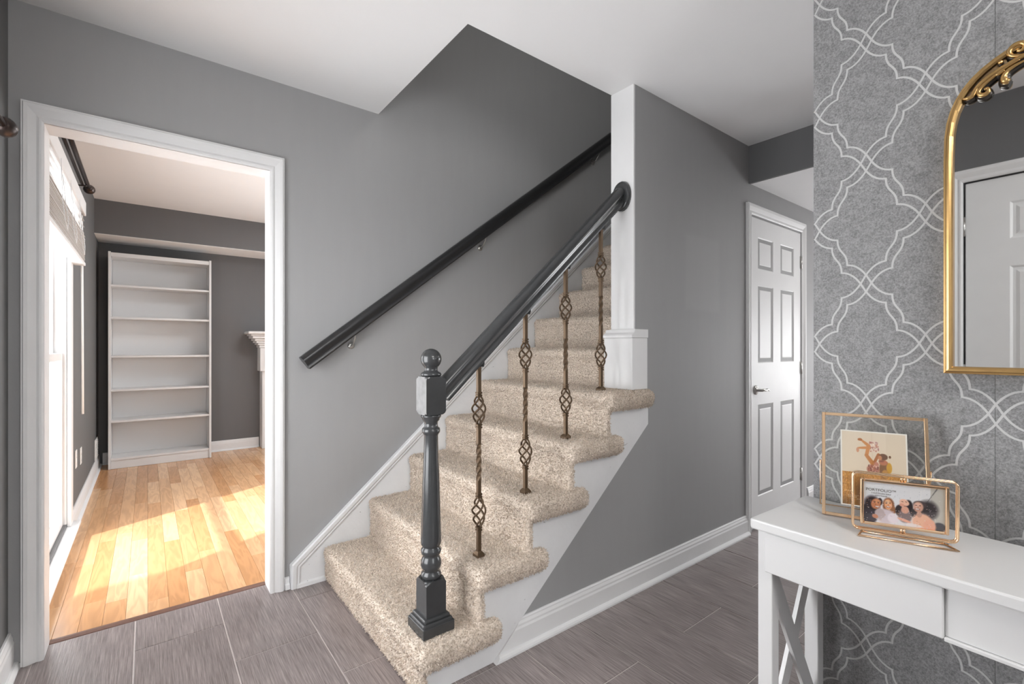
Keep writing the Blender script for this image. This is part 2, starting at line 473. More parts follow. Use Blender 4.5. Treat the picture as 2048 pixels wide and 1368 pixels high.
# ------------------------------------------------------------------ walls and ceilings
DX0, DX1, DZ = -0.306, 0.460, 2.008
bm = nb()
for a in ((XL - 0.16, DX0 - 0.012, 0, 5.1), (DX1 + 0.012, 6.6, 0, 5.1), (DX0 - 0.012, DX1 + 0.012, DZ + 0.012, 5.1)):
    box(bm, a[0], a[1], Y1, Y1B, a[2], a[3])
struct('wall_back', bm, 'wall', 'grey wall along the staircase with the open doorway')

WY0, WY1, WZ0, WZ1 = 2.70, 3.90, 0.10, 2.03     # living room window
HY0, HY1, HZ0, HZ1 = 0.92, 2.02, 0.35, 1.80     # hall side window (left of the photograph)
FY0, FY1, FZ1 = -0.43, 0.495, 2.03              # front door opening
bm = nb()
xo = XL - 0.15
for a in ((-3.0, FY0, 0, H), (FY0, FY1, FZ1, H), (FY1, HY0, 0, H), (HY0, HY1, 0, HZ0), (HY0, HY1, HZ1, H), (HY1, Y1, 0, H)):
    box(bm, xo, XL, a[0], a[1], a[2], a[3])
box(bm, xo, XL, -3.0, Y1, H + 0.28, 5.1)
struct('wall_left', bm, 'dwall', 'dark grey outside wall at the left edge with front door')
bm = nb()
for a in ((Y1B, WY0, 0, LRH), (WY0, WY1, 0, WZ0), (WY0, WY1, WZ1, LRH), (WY1, LRY, 0, LRH)):
    box(bm, xo, LRX, a[0], a[1], a[2], a[3])
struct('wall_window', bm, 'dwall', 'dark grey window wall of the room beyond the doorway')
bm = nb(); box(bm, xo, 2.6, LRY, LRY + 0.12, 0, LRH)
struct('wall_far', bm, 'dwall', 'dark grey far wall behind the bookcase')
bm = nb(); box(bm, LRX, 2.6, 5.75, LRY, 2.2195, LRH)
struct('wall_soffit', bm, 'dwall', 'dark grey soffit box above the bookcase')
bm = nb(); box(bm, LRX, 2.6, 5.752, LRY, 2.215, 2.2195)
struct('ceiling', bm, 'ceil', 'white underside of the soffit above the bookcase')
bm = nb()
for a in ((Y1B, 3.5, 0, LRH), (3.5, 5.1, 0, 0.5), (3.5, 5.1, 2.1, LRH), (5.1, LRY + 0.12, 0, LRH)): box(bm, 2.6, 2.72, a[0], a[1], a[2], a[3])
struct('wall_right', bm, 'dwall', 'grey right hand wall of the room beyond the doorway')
bm = nb(); box(bm, xo, 2.72, Y1B, LRY + 0.12, LRH, LRH + 0.1)
struct('ceiling', bm, 'ceil', 'white ceiling of the room beyond the doorway')

OX = 0.995
bm = nb()
box(bm, XL, OX, -3.0, Y1, H, H + 0.28)
box(bm, OX, 3.0, -3.0, Y2B - 0.004, H, H + 0.28)
box(bm, 3.0, 6.6, -3.0, Y2B - 0.004, H + 0.001, H + 0.28)
box(bm, 3.7, 6.6, Y2B - 0.004, Y1, H, H + 0.28)
struct('ceiling', bm, 'ceil', 'white hall ceiling cut open above the staircase')
bm = nb(); box(bm, 3.02, 6.6, -3.0, Y2, 2.206, H)
struct('ceiling', bm, 'ceil', 'white lowered ceiling beyond the dark beam')
bm = nb(); box(bm, 3.0, 3.02, -3.0, Y2, 2.203, H)
struct('trim_2', bm, 'dwall', 'dark grey beam face where the ceiling drops')

# wall beside the stair: full height part, wedge under the stair
bm = nb()
prism(bm, [(1.862, 0.0), (6.6, 0.0), (6.6, H), (1.862, H)], 'y', Y2, Y2B - 0.002)
prism(bm, [(1.01, 0.0), (1.862, 0.0), (1.862, 0.70), (1.74, 0.61)], 'y', Y2, Y2 + 0.028)
struct('wall_stair', bm, 'wall2', 'grey wall under and beside the staircase')
bm = nb(); box(bm, 1.852, 1.862, Y2 + 0.0005, Y2B, 1.20, H)
struct('trim_3', bm, 'white', 'white painted end face of the wall beside the stair')

# wallpapered wall
bm = nb(); box(bm, X3 + 0.002, X3 + 0.115, -3.0, 0.532, 0, H)
paper = struct('wall_paper', bm, 'wall', 'wall covered with grey wallpaper in a silver trellis')
for a, b_ in ((0.1695, 0.5335), (-0.366, 0.1687), (-0.90, -0.3668), (-1.45, -0.9008)):
    bm = nb(); box(bm, X3 + 0.0004, X3 + 0.002, a, b_, 0.0, H); obj('wallpaper_strip', bm, 'paper', paper)

# trellis print: double lines, two families of strands
def bez(P, n):
    out = []
    for q in range(n + 1):
        t = q / n
        if len(P) == 3: c = [(1 - t) ** 2, 2 * t * (1 - t), t * t]
        else: c = [(1 - t) ** 3, 3 * t * (1 - t) ** 2, 3 * t * t * (1 - t), t ** 3]
        out.append((sum(a * p[0] for a, p in zip(c, P)), sum(a * p[1] for a, p in zip(c, P))))
    return out
cell = bez([(0, 0), (0.17, 0.262), (0.405, 0.275)], 8) + bez([(0.405, 0.275), (0.405, 0.52), (0.595, 0.48), (0.595, 0.725)], 10)[1:] + bez([(0.595, 0.725), (0.83, 0.738), (1, 1)], 8)[1:]
DXW, DZW = 0.1207, 0.16


def ribbon(bm, pts, hw, x):
    n = len(pts); L = []; R = []
    for i in range(n):
        p = Vector(pts[i]); d0 = (p - Vector(pts[i - 1])).normalized() if i else None; d1 = (Vector(pts[i + 1]) - p).normalized() if i < n - 1 else None
        d0 = d0 or d1; d1 = d1 or d0
        t = (d0 + d1); t = t.normalized() if t.length > 1e-6 else d1
        nr = Vector((-t.y, t.x)); c = max(0.45, nr.dot(Vector((-d1.y, d1.x))))
        L.append(p + nr * hw / c); R.append(p - nr * hw / c)
    vl = [bm.verts.new((x, v.x, v.y)) for v in L]; vr = [bm.verts.new((x, v.x, v.y)) for v in R]
    for i in range(n - 1): bm.faces.new([vl[i], vl[i + 1], vr[i + 1], vr[i]])


bm = nb(); fam = 0
YMIN, YMAX = -0.72, 0.532
for sgn in (1, -1):
    for start in range(-22, 24):
        for o2 in (-1, 1):
            # strand through nodes: column i at Y=.530-.1207 i, z = z0 - sgn*0.16*i
            pts = []
            z0 = 1.178 + 0.32 * start
            for c in range(-1, 11):
                for q, (p_, q_) in enumerate(cell):
                    if q == 0 and c > -1: continue
                    yy = 0.530 - DXW * (c + p_) - o2 * 0.0066
                    zz = z0 - sgn * (DZW * (c + q_) - o2 * 0.0099)
                    pts.append((yy, zz))
            run = []
            for p in pts + [None]:
                ok = p is not None and YMIN <= p[0] <= YMAX and 0.0 <= p[1] <= H
                if ok: run.append(p)
                else:
                    if len(run) > 1: ribbon(bm, run, 0.0022, X3 + (0.0002 if sgn > 0 else 0.0001))
                    run = []
o = obj('trellis_print', bm, 'print', paper); o['kind'] = 'stuff'

# shell out of view
bm = nb()
for a in ((xo, -0.10, 0, 5.1), (-0.10, 1.20, 0, 0.95), (-0.10, 1.20, 2.05, 5.1), (1.20, 6.72, 0, 5.1)): box(bm, a[0], a[1], -3.12, -3.0, a[2], a[3])
struct('wall_front', bm, 'wall', 'grey hall wall behind the camera')
bm = nb()
for a in ((-3.0, -1.15, 0, H), (-1.15, 1.15, 0, 0.35), (-1.15, 1.15, 1.6, H), (1.15, Y1, 0, H)):
    box(bm, 6.6, 6.72, a[0], a[1], a[2], a[3])
box(bm, 6.6, 6.72, -3.0, Y1, H, 5.1)
struct('wall_end', bm, 'wall', 'grey end wall of the corridor beyond the beam')
bm = nb(); box(bm, xo, 6.72, -3.12, Y1B, 5.1, 5.2); struct('ceiling', bm, 'ceil', 'white ceiling above the upper landing')
bm = nb(); box(bm, 3.6, 3.7, Y2B, Y1, 0, 5.1); struct('wall_landing', bm, 'wall', 'grey wall at the head of the stair')

# ------------------------------------------------------------------ doorway casing and jamb
CAS = [(0.0, 0.0), (0.0, 0.008), (0.006, 0.012), (0.012, 0.0125), (0.020, 0.009), (0.028, 0.013), (0.042, 0.019), (0.053, 0.020), (0.056, 0.016), (0.060, 0.016), (0.060, 0.0)]


def casing(name, label, x0, x1, z1, yf, mat='white', wz=0.068, out=-1, axis='y', zb=0.0):
    """colonial casing round an opening; the profile grows away from the opening and stands proud of the wall"""
    t = thing(name, label, 'door casing', (0, 0, 0), kind='structure')
    def emit(pts_fn, nm):
        bm = nb(); rings = []
        for e in (0, 1):
            ring = []
            for a, d in CAS: ring.append(bm.verts.new(pts_fn(e, a, d)))
            rings.append(ring)
        m = len(CAS); fs = []
        for k_ in range(m): fs.append(bm.faces.new([rings[0][k_], rings[0][(k_ + 1) % m], rings[1][(k_ + 1) % m], rings[1][k_]]))
        fs.append(bm.faces.new(rings[0][::-1])); fs.append(bm.faces.new(rings[1]))
        bmesh.ops.recalc_face_normals(bm, faces=fs)
        return obj(nm, bm, mat, t)
    kz = wz / 0.060
    def place(u, d, z): return (u, yf - d, z) if axis == 'y' else (yf + d, u, z)
    emit(lambda e, a, d: place(x0 - a, d, zb if e == 0 else z1 + a * kz), 'side_casing')
    emit(lambda e, a, d: place(x1 + a, d, zb if e == 0 else z1 + a * kz), 'side_casing')
    emit(lambda e, a, d: place((x0 - a) if e == 0 else (x1 + a), d, z1 + a * kz), 'head_casing')
    return t


casing('trim_4', 'white moulded casing round the open doorway at left', DX0, DX1, DZ, Y1)
jm = thing('trim_5', 'white lining boards inside the open doorway', 'door jamb', (0, 0, 0), kind='structure')
for a in ((DX0 - 0.012, DX0, 0, DZ + 0.012), (DX1, DX1 + 0.012, 0, DZ + 0.012)):
    bm = nb(); box(bm, a[0], a[1], Y1 - 0.004, Y1B + 0.004, a[2], a[3]); obj('side_jamb', bm, 'white', jm)
bm = nb(); box(bm, DX0, DX1, Y1 - 0.004, Y1B + 0.004, DZ, DZ + 0.012); obj('head_jamb', bm, 'white', jm)

# ------------------------------------------------------------------ baseboards
BB = [(0, 0), (0.016, 0), (0.016, 0.082), (0.013, 0.090), (0.013, 0.098), (0.009, 0.108), (0.009, 0.114), (0.006, 0.118), (0, 0.118)]
SH = [(0, 0), (0.016, 0), (0.0158, 0.008), (0.012, 0.015), (0.006, 0.019), (0, 0.020)]


def baseboard(name, label, axis, fixed, a, b, sgn, k=1.0):
    """axis 'y': runs along x on a wall face at y=fixed facing sgn; axis 'x': runs along y"""
    t = thing(name, label, 'baseboard', (0, 0, 0), kind='structure')
    bm = nb()
    if axis == 'y': prism(bm, [(fixed + sgn * d, z * k) for d, z in BB], 'x', a, b)
    else: prism(bm, [(fixed + sgn * d, z * k) for d, z in BB], 'y', a, b)
    obj('board', bm, 'white', t)
    bm = nb(); f2 = fixed + sgn * 0.016
    if axis == 'y': prism(bm, [(f2 + sgn * d, z) for d, z in SH], 'x', a, b)
    else: prism(bm, [(f2 + sgn * d, z) for d, z in SH], 'y', a, b)
    obj('shoe_moulding', bm, 'white', t)
    return t


# prism 'y' takes (x,z): matches (fixed+d, z)
def bb_clip(o_list): pass
t = thing('baseboard_stair', 'white baseboard along the wall under the staircase', 'baseboard', kind='structure')
bm = nb()
# board with its left end mitred along the raking stringer
def mitre(prof, y0, xa_fn, xb, nm):
    bm = nb(); A = []; B = []
    for d, z in prof:
        A.append(bm.verts.new((xa_fn(z), y0 - d, z))); B.append(bm.verts.new((xb, y0 - d, z)))
    n = len(prof); fs = [bm.faces.new(A), bm.faces.new(B[::-1])]
    for q in range(n): fs.append(bm.faces.new([A[q], B[q], B[(q + 1) % n], A[(q + 1) % n]]))
    bmesh.ops.recalc_face_normals(bm, faces=fs); return obj(nm, bm, 'white', t)
bm.free()
rake = lambda z: 1.012 + z / 0.855
mitre(BB, Y2, rake, 2.962, 'board')
mitre(SH, Y2 - 0.016, lambda z: 1.012 + z / 0.855, 2.965, 'shoe_moulding')
baseboard('baseboard_right', 'white baseboard right of the closet door', 'y', Y2, 3.90, 5.2, -1)
baseboard('baseboard_left', 'white baseboard at the lower left corner', 'x', XL, 0.60, Y1 - 0.001, 1, 1.1)
baseboard('baseboard_corner', 'short white baseboard between left wall and door casing', 'y', Y1, XL + 0.034, DX0 - 0.0605, -1, 1.1)
baseboard('baseboard_window', 'white baseboard under the window wall beyond the doorway', 'x', LRX, 4.0, LRY - 0.035, 1, 1.0)
baseboard('baseboard_far', 'white baseboard on the far wall behind the bookcase', 'y', LRY, LRX + 0.033, 1.035, -1, 1.0)

# ------------------------------------------------------------------ staircase
RISE, RUN, NOSE0, Z0 = 0.1975, 0.2305, 0.694, 0.172
nose = lambda i: NOSE0 + RUN * (i - 1)
tz = lambda i: Z0 + RISE * (i - 1)
YW = 2.448                                         # face of the skirt board
stair = thing('staircase', 'straight staircase with white stringer and beige carpet rising along the grey wall', 'staircase', (0.75, 1.95, 0))
# stringer: white sawtooth board on the open side
pts = [(0.735, 0.0), (1.012, 0.0), (1.95, 0.80), (1.95, 0.88)]
pts = [(0.726, 0.001), (1.010, 0.001), (1.948, 0.792), (1.948, tz(5) - 0.055), (nose(5) + 0.030, tz(5) - 0.055)]
for i in (5, 4, 3, 2):
    pts.append((nose(i) + 0.030, tz(i - 1) - 0.055)); pts.append((nose(i - 1) + 0.030, tz(i - 1) - 0.055))
bm = nb(); prism(bm, pts, 'y', Y2 - 0.012, Y2 + 0.030); obj('stringer', bm, 'string', stair)
# skirt board against the wall with cap moulding
sk = lambda x: 0.118 + 0.862 * (x - 0.553)
bm = nb(); prism(bm, [(0.546, 0.0), (0.546, 0.112), (0.553, 0.118), (3.30, sk(3.30)), (3.30, sk(3.30) - 0.40), (0.95, 0.0)], 'y', YW, Y1)
sko = obj('skirt_board', bm, 'string', stair)
cap = [(-0.004, -0.034), (0.002, -0.034), (0.004, -0.020), (0.010, -0.012), (0.012, 0.0), (0.008, 0.006), (-0.018, 0.006), (-0.018, -0.034)]
bm = nb(); sweep(bm, [(0.558, YW, 0.0), (0.562, YW, 0.112), (3.28, YW, sk(3.28) - 0.004)], [(a, b_) for a, b_ in [(-0.012, -0.004), (0.032, -0.004), (0.032, 0.003), (0.024, 0.007), (0.018, 0.006), (0.010, 0.011), (-0.006, 0.012), (-0.012, 0.006)]], up=(0, -1, 0))
obj('cap_moulding', bm, 'string', sko)
bm = nb(); prism(bm, [(YW, 0), (YW - 0.014, 0), (YW - 0.012, 0.016), (YW, 0.022)], 'x', 0.572, 0.735); obj('shoe_moulding', bm, 'string', stair)
bm = nb(); prism(bm, [(Y1, 0.002), (Y1 - 0.024, 0.002), (Y1 - 0.020, 0.024), (Y1 - 0.012, 0.028), (Y1 - 0.010, 0.052), (Y1, 0.056)], 'x', 0.5225, 0.544); obj('base_block', bm, 'string', stair)
# carpet: rounded slabs fused into one skin
bm = nb()
NST = 11
for i in range(1, NST + 1):
    n0 = nose(i); yo = 1.374 if i <= 5 else Y2B + 0.012
    yi = 1.412 if i <= 5 else Y2B + 0.012
    zb_ = tz(i - 1) if i > 1 else 0.0
    b2 = nb()
    # tread with bull-nose
    box(b2, n0, n0 + RUN + 0.10, yo if i > 5 else yi, YW - 0.003, tz(i) - 0.058, tz(i), 0.026, 4)
    # riser, leaning slightly under the nose
    box(b2, n0 + 0.012, n0 + 0.042, yi + (0.0 if i > 5 else -0.008), YW - 0.003, zb_ - (0.03 if i > 1 else -0.002), tz(i) - 0.012, 0.012, 3)
    box(b2, n0 + 0.030, n0 + 0.16, max(yi, 1.47), YW - 0.003, zb_ - (0.03 if i > 1 else -0.002), tz(i) - 0.01, 0.010, 2)
    if i <= 5:  # return nosing wrapping the open end
        box(b2, n0 + 0.004, nose(i + 1) + 0.030 + 0.078, yo, 1.46, tz(i) - 0.082, tz(i) + 0.001, 0.030, 4)
    me = bpy.data.meshes.new('tmp'); b2.to_mesh(me); b2.free(); bm.from_mesh(me); bpy.data.meshes.remove(me)
# core under the treads so that the skin is closed (hidden behind the stringer)
for i in range(1, NST + 1):
    if i <= 5:
        b2 = nb(); box(b2, nose(i) + 0.05, 1.845, Y2 + 0.034, Y2B + 0.02, 0.004 if i == 1 else tz(i - 1) - 0.03, tz(i) - 0.02)
        me = bpy.data.meshes.new('tmp'); b2.to_mesh(me); b2.free(); bm.from_mesh(me); bpy.data.meshes.remove(me)
    b2 = nb(); box(b2, nose(i) + 0.05, nose(NST) + 0.30, Y2B + 0.014, YW - 0.004, 0.004 if i == 1 else tz(i - 1) - 0.03, tz(i) - 0.02)
    me = bpy.data.meshes.new('tmp'); b2.to_mesh(me); b2.free(); bm.from_mesh(me); bpy.data.meshes.remove(me)
src = bpy.data.meshes.new('carpet_src'); bm.to_mesh(src); bm.free()
tmp = bpy.data.objects.new('carpet_tmp', src); COL.objects.link(tmp)
md = tmp.modifiers.new('r', 'REMESH'); md.mode = 'VOXEL'; md.voxel_size = 0.0065; md.use_smooth_shade = True
md = tmp.modifiers.new('s', 'SMOOTH'); md.iterations = 6; md.factor = 0.5
dg = bpy.context.evaluated_depsgraph_get()
cme = bpy.data.meshes.new_from_object(tmp.evaluated_get(dg), depsgraph=dg)
bpy.data.objects.remove(tmp); bpy.data.meshes.remove(src)
cme.name = 'carpet_runner'
nv = len(cme.vertices)
co = np.empty(nv * 3, np.float32); cme.vertices.foreach_get('co', co); co = co.reshape(-1, 3)
no = np.empty(nv * 3, np.float32); cme.vertices.foreach_get('normal', no); no = no.reshape(-1, 3)
# drop what nobody can see (underside and back of the core), then tuft the pile
stepx = np.clip(np.floor((co[:, 0] - NOSE0 - 0.03) / RUN) + 1, 1, NST)
hidden = (co[:, 2] < Z0 + RISE * (stepx - 1) - 0.12) & (co[:, 1] > 1.47) & (co[:, 1] < YW - 0.02) & (no[:, 0] > -0.3)
jit = RNG.normal(0, 1, nv).astype(np.float32)
co = co + no * (jit[:, None] * 0.0016) + RNG.normal(0, 0.0008, (nv, 3)).astype(np.float32)
co[:, 1] = np.minimum(co[:, 1], YW - 0.001); co[:, 2] = np.maximum(co[:, 2], 0.0015)
cme.vertices.foreach_set('co', co.ravel().astype(np.float32))
bm = nb(); bm.from_mesh(cme); bm.verts.ensure_lookup_table()
bmesh.ops.delete(bm, geom=[bm.verts[q] for q in np.nonzero(hidden)[0]], context='VERTS')
bm.to_mesh(cme); bm.free()
cme.materials.clear(); cme.materials.append(M['carpet'])
for p in cme.polygons: p.use_smooth = True
carpet = bpy.data.objects.new('carpet_runner', cme); COL.objects.link(carpet)
tag(carpet, 'plush beige carpet covering every step of the staircase', 'carpet')
# pile: short leaning tufts over the skin, one mesh
cme.calc_loop_triangles()
nt = len(cme.loop_triangles)
tv = np.empty(nt * 3, np.int32); cme.loop_triangles.foreach_get('vertices', tv); tv = tv.reshape(-1, 3)
nv = len(cme.vertices); co = np.empty(nv * 3, np.float32); cme.vertices.foreach_get('co', co); co = co.reshape(-1, 3)
A, B, Cc = co[tv[:, 0]], co[tv[:, 1]], co[tv[:, 2]]
cr = np.cross(B - A, Cc - A); ar = np.linalg.norm(cr, axis=1) / 2; nrm = cr / (2 * ar[:, None] + 1e-12)
vis = ((nrm[:, 0] < 0.25) & ((nrm[:, 0] < -0.2) | (nrm[:, 2] > 0.1) | (nrm[:, 1] < -0.2) | (nrm[:, 2] < -0.1)) & (A[:, 0] < nose(NST) + 0.1)) | (A[:, 1] < 1.42)
ar = np.where(vis, ar, 0)
NT = 210000
pick = RNG.choice(nt, NT, p=ar / ar.sum())
r1 = np.sqrt(RNG.random(NT)); r2 = RNG.random(NT)
pos = A[pick] * (1 - r1)[:, None] + B[pick] * (r1 * (1 - r2))[:, None] + Cc[pick] * (r1 * r2)[:, None]
nn = nrm[pick]
d = nn * 1.0 + RNG.normal(0, 0.42, (NT, 3)); d /= np.linalg.norm(d, axis=1)[:, None]
L = RNG.uniform(0.0045, 0.0085, NT)[:, None]
rnd = RNG.normal(0, 1, (NT, 3)); s1 = np.cross(d, rnd); s1 /= np.linalg.norm(s1, axis=1)[:, None] + 1e-9
wd = RNG.uniform(0.0010, 0.0017, NT)[:, None]
tip = pos + d * L
V = np.stack([pos - s1 * wd, pos + s1 * wd, tip + s1 * wd * 0.7, tip - s1 * wd * 0.7], 1).reshape(-1, 3)
V[:, 1] = np.minimum(V[:, 1], YW - 0.0005); V[:, 2] = np.maximum(V[:, 2], 0.001)
pm = bpy.data.meshes.new('pile'); pm.vertices.add(NT * 4); pm.vertices.foreach_set('co', V.astype(np.float32).ravel())
pm.loops.add(NT * 4); pm.loops.foreach_set('vertex_index', np.arange(NT * 4, dtype=np.int32))
pm.polygons.add(NT); pm.polygons.foreach_set('loop_start', np.arange(0, NT * 4, 4, dtype=np.int32))
pm.update(); pm.materials.append(M['carpet'])
po = bpy.data.objects.new('pile', pm); COL.objects.link(po); po.parent = carpet; po['kind'] = 'stuff'

# plinth block at the foot of the full-height wall
t = thing('plinth', 'white plinth block with moulded cap at the foot of the wall end', 'plinth', (1.87, 1.49, tz(5) + 0.004))
bm = nb(); box(bm, 1.812, 1.930, Y2 - 0.022, Y2B + 0.012, tz(5) + 0.004, 1.215, 0.002, 1); obj('block', bm, 'white', t)
bm = nb(); prism(bm, [(1.805, 1.215), (1.805, 1.226), (1.810, 1.232), (1.822, 1.240), (1.830, 1.256), (1.931, 1.256), (1.931, 1.215)], 'y', Y2 - 0.026, Y2B + 0.014, 0.0015, 1)
obj('cap', bm, 'white', t)

# ------------------------------------------------------------------ newel post
NX, NY = 0.797, 1.497
nz = tz(1) + 0.002
newel = thing('newel_post', 'charcoal turned newel post with ball finial standing on the bottom step', 'newel post', (NX, NY, nz))
def sqr(bm, hw, z0, z1, bev=0.0, seg=2): return box(bm, NX - hw, NX + hw, NY - hw, NY + hw, z0, z1, bev, seg)
bm = nb()
for hw, z0, z1, bv in ((0.061, nz, nz + 0.036, 0.003), (0.057, nz + 0.030, nz + 0.046, 0.006), (0.050, nz + 0.044, nz + 0.058, 0.006)): sqr(bm, hw, z0, z1, bv, 3)
obj('base_moulding', bm, 'charcoal', newel)
def chamfer_block(hw, z0, z1, ct, cb):
    """square block whose upper and lower corners are turned away"""
    bm = nb(); prof = []
    if cb: prof += [(hw * 1.16, z0), (hw * 1.32, z0 + 0.005), (hw * 1.45, z0 + 0.012)]
    else: prof += [(hw * 1.5, z0)]
    if ct: prof += [(hw * 1.45, z1 - 0.012), (hw * 1.32, z1 - 0.005), (hw * 1.16, z1)]
    else: prof += [(hw * 1.5, z1)]
    rings = []
    for r, z in prof:
        ring = []
        for q in range(32):
            a = 2 * PI * q / 32; c, s_ = math.cos(a), math.sin(a); rs = hw / max(abs(c), abs(s_))
            rr = min(rs, r); ring.append(bm.verts.new((NX + rr * c, NY + rr * s_, z)))
        rings.append(ring)
    fs = []
    for A_, B_ in zip(rings, rings[1:]):
        for q in range(32): fs.append(bm.faces.new([A_[q], A_[(q + 1) % 32], B_[(q + 1) % 32], B_[q]]))
    fs.append(bm.faces.new(rings[0][::-1])); fs.append(bm.faces.new(rings[-1]))
    bmesh.ops.recalc_face_normals(bm, faces=fs)
    return bm
Zn = lambda y: 1.1947 - 0.000806 * y
obj('lower_block', chamfer_block(0.0385, nz + 0.050, Zn(1044), True, False), 'charcoal', newel)
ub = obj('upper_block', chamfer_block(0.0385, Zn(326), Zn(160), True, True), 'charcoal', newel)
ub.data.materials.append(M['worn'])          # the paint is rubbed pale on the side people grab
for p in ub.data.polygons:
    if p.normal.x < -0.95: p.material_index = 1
F = 0.000806
sh = [(30, 1046), (44, 1040), (45, 1030), (43, 1022), (36, 1016), (36, 1008), (42, 1000), (46, 985), (44, 968), (37, 952), (34, 944), (42, 938), (45, 927), (43, 916), (36, 909), (37, 904), (44, 897), (45, 880), (42, 780), (38, 640), (32, 500), (30.5, 420), (33, 414), (39, 406), (40, 397), (38, 388), (31, 383), (29, 372), (30, 360), (37, 352), (38, 346), (42, 341), (45, 334), (43, 327)]
bm = nb(); lathe(bm, [(r * F, Zn(y)) for r, y in sh], NX, NY, 32); obj('turned_shaft', bm, 'charcoal', newel)
fn = [(36, 161), (44, 157), (45, 150), (42, 144), (32, 139), (28, 133), (28, 128)]
fn += [(46 * math.cos(a), 84 - 46 * math.sin(a)) for a in [math.radians(q) for q in range(-50, 91, 10)]]
bm = nb(); lathe(bm, [(max(r, 0.4) * F, Zn(y)) for r, y in fn], NX, NY, 32); obj('ball_finial', bm, 'charcoal', newel)

# ------------------------------------------------------------------ stair handrail on the open side
RP = [(-0.022, -0.037), (0.022, -0.037), (0.024, -0.030), (0.018, -0.022), (0.017, -0.012), (0.026, -0.002), (0.030, 0.008), (0.029, 0.020), (0.022, 0.031), (0.010, 0.037), (-0.010, 0.037), (-0.022, 0.031), (-0.029, 0.020), (-0.030, 0.008), (-0.026, -0.002), (-0.017, -0.012), (-0.018, -0.022), (-0.024, -0.030)]
rz_ = lambda x: 1.022 + 0.912 * (x - 0.855)
hr = thing('handrail', 'charcoal moulded handrail running from the newel post up to the wall end', 'handrail', (NX + 0.04, NY, rz_(NX + 0.04)))
bm = nb(); sweep(bm, [(NX + 0.037, NY, rz_(NX + 0.037)), (1.838, NY, rz_(1.838))], RP, smooth=True)
o = obj('rail', bm, 'charcoal', hr)
es = o.modifiers.new('e', 'EDGE_SPLIT'); es.split_angle = math.radians(50)
bm = nb(); b2 = nb(); lathe(b2, [(0.066, 1.8515), (0.066, 1.838), (0.062, 1.832), (0.053, 1.828), (0.0505, 1.829)], 0, 0, 36, 'x')
for v in b2.verts: v.co = Vector((v.co.x, NY + v.co.y * 0.80, rz_(1.838) - 0.008 + v.co.z * 1.10))
obj('rosette', b2, 'charcoal', hr); bm.free()

# ------------------------------------------------------------------ iron balusters
def make_baluster(i, label):
    x = nose(i) + 0.076; z0 = tz(i) + 0.002
    ztop = rz_(x) - 0.052
    L_ = ztop - z0
    t = thing('baluster', label, 'baluster', (x, NY, z0), group='iron basket balusters under the handrail')
    T = lambda f: z0 + f
    # positions measured up from the foot
    lo0, lo1 = 0.115, 0.222; ta, tb = 0.285, 0.425; up0, up1 = 0.500, 0.602
    e = L_ - 0.722; ta += e * 0.4; tb += e * 0.5; up0 += e * 0.7; up1 += e * 0.7
    h = 0.0074
    bm = nb(); bx = lambda a, b_, hw, bv=0.0008: box(bm, x - hw, x + hw, NY - hw, NY + hw, a, b_, bv, 1)
    bx(z0 + 0.012, T(lo0), h); obj('lower_bar', bm, 'iron', t)
    bm = nb(); bx(T(up1), ztop, h); obj('upper_bar', bm, 'iron', t)
    bm = nb(); bx(T(lo1), T(ta) + 0.0002, h); bx(T(tb) - 0.0002, T(up0), h)
    # twisted length
    rings = []; n = 40
    for q in range(n + 1):
        a = q / n * 2.0 * PI; z = T(ta + (tb - ta) * q / n)
        rings.append([bm.verts.new((x + h * 1.414 * math.cos(a + PI / 4 + k_ * PI / 2), NY + h * 1.414 * math.sin(a + PI / 4 + k_ * PI / 2), z)) for k_ in range(4)])
    for A_, B_ in zip(rings, rings[1:]):
        for k_ in range(4): bm.faces.new([A_[k_], A_[(k_ + 1) % 4], B_[(k_ + 1) % 4], B_[k_]])
    bmesh.ops.remove_doubles(bm, verts=bm.verts, dist=0.002)
    obj('twisted_bar', bm, 'iron', t)
    for a, b_ in ((lo0, lo1), (up0, up1)):
        bm = nb()
        for k_ in range(4):
            path = []
            for q in range(21):
                f = q / 20; r = 0.0052 + 0.0205 * math.sin(PI * f) ** 0.85; an = k_ * PI / 2 + PI * 1.45 * f
                path.append((x + r * math.cos(an), NY + r * math.sin(an), T(a - 0.004 + (b_ - a + 0.008) * f)))
            tube(bm, path, 0.0038, 6, up=(0.31, 0.17, 0.93))
        obj('basket', bm, 'iron', t)
        for zc in (a - 0.010, b_ + 0.010):
            bm = nb()
            for dz in (-0.005, 0.005): box(bm, x - h - 0.0028, x + h + 0.0028, NY - h - 0.0028, NY + h + 0.0028, T(zc) + dz - 0.0035, T(zc) + dz + 0.0035, 0.0012, 1)
            obj('collar', bm, 'iron', t)
    bm = nb(); prism(bm, [(-0.0165, 0), (0.0165, 0), (0.0165, 0.010), (0.0085, 0.020), (-0.0085, 0.020), (-0.0165, 0.010)], 'y', -0.0165, 0.0165)
    for v in bm.verts:
        if v.co.z > 0.015: v.co.y = math.copysign(0.0085, v.co.y)
        v.co += Vector((x, NY, z0))
    obj('shoe', bm, 'iron', t)
    bm = nb(); prism(bm, [(x - 0.016, ztop), (x + 0.016, ztop), (x + 0.016, rz_(x + 0.016) - 0.047), (x - 0.016, rz_(x - 0.016) - 0.047)], 'y', NY - 0.016, NY + 0.016)
    box(bm, x - 0.015, x + 0.015, NY - 0.015, NY + 0.015, ztop - 0.008, ztop + 0.001, 0.001, 1)
    obj('rail_block', bm, 'charcoal', t)
for i, lb in ((2, 'bronze iron basket baluster on the second step, nearest the newel post'), (3, 'bronze iron basket baluster on the third step, second from the newel post'),
              (4, 'bronze iron basket baluster on the fourth step, third from the newel post'), (5, 'bronze iron basket baluster on the fifth step, beside the white plinth')):
    make_baluster(i, lb)

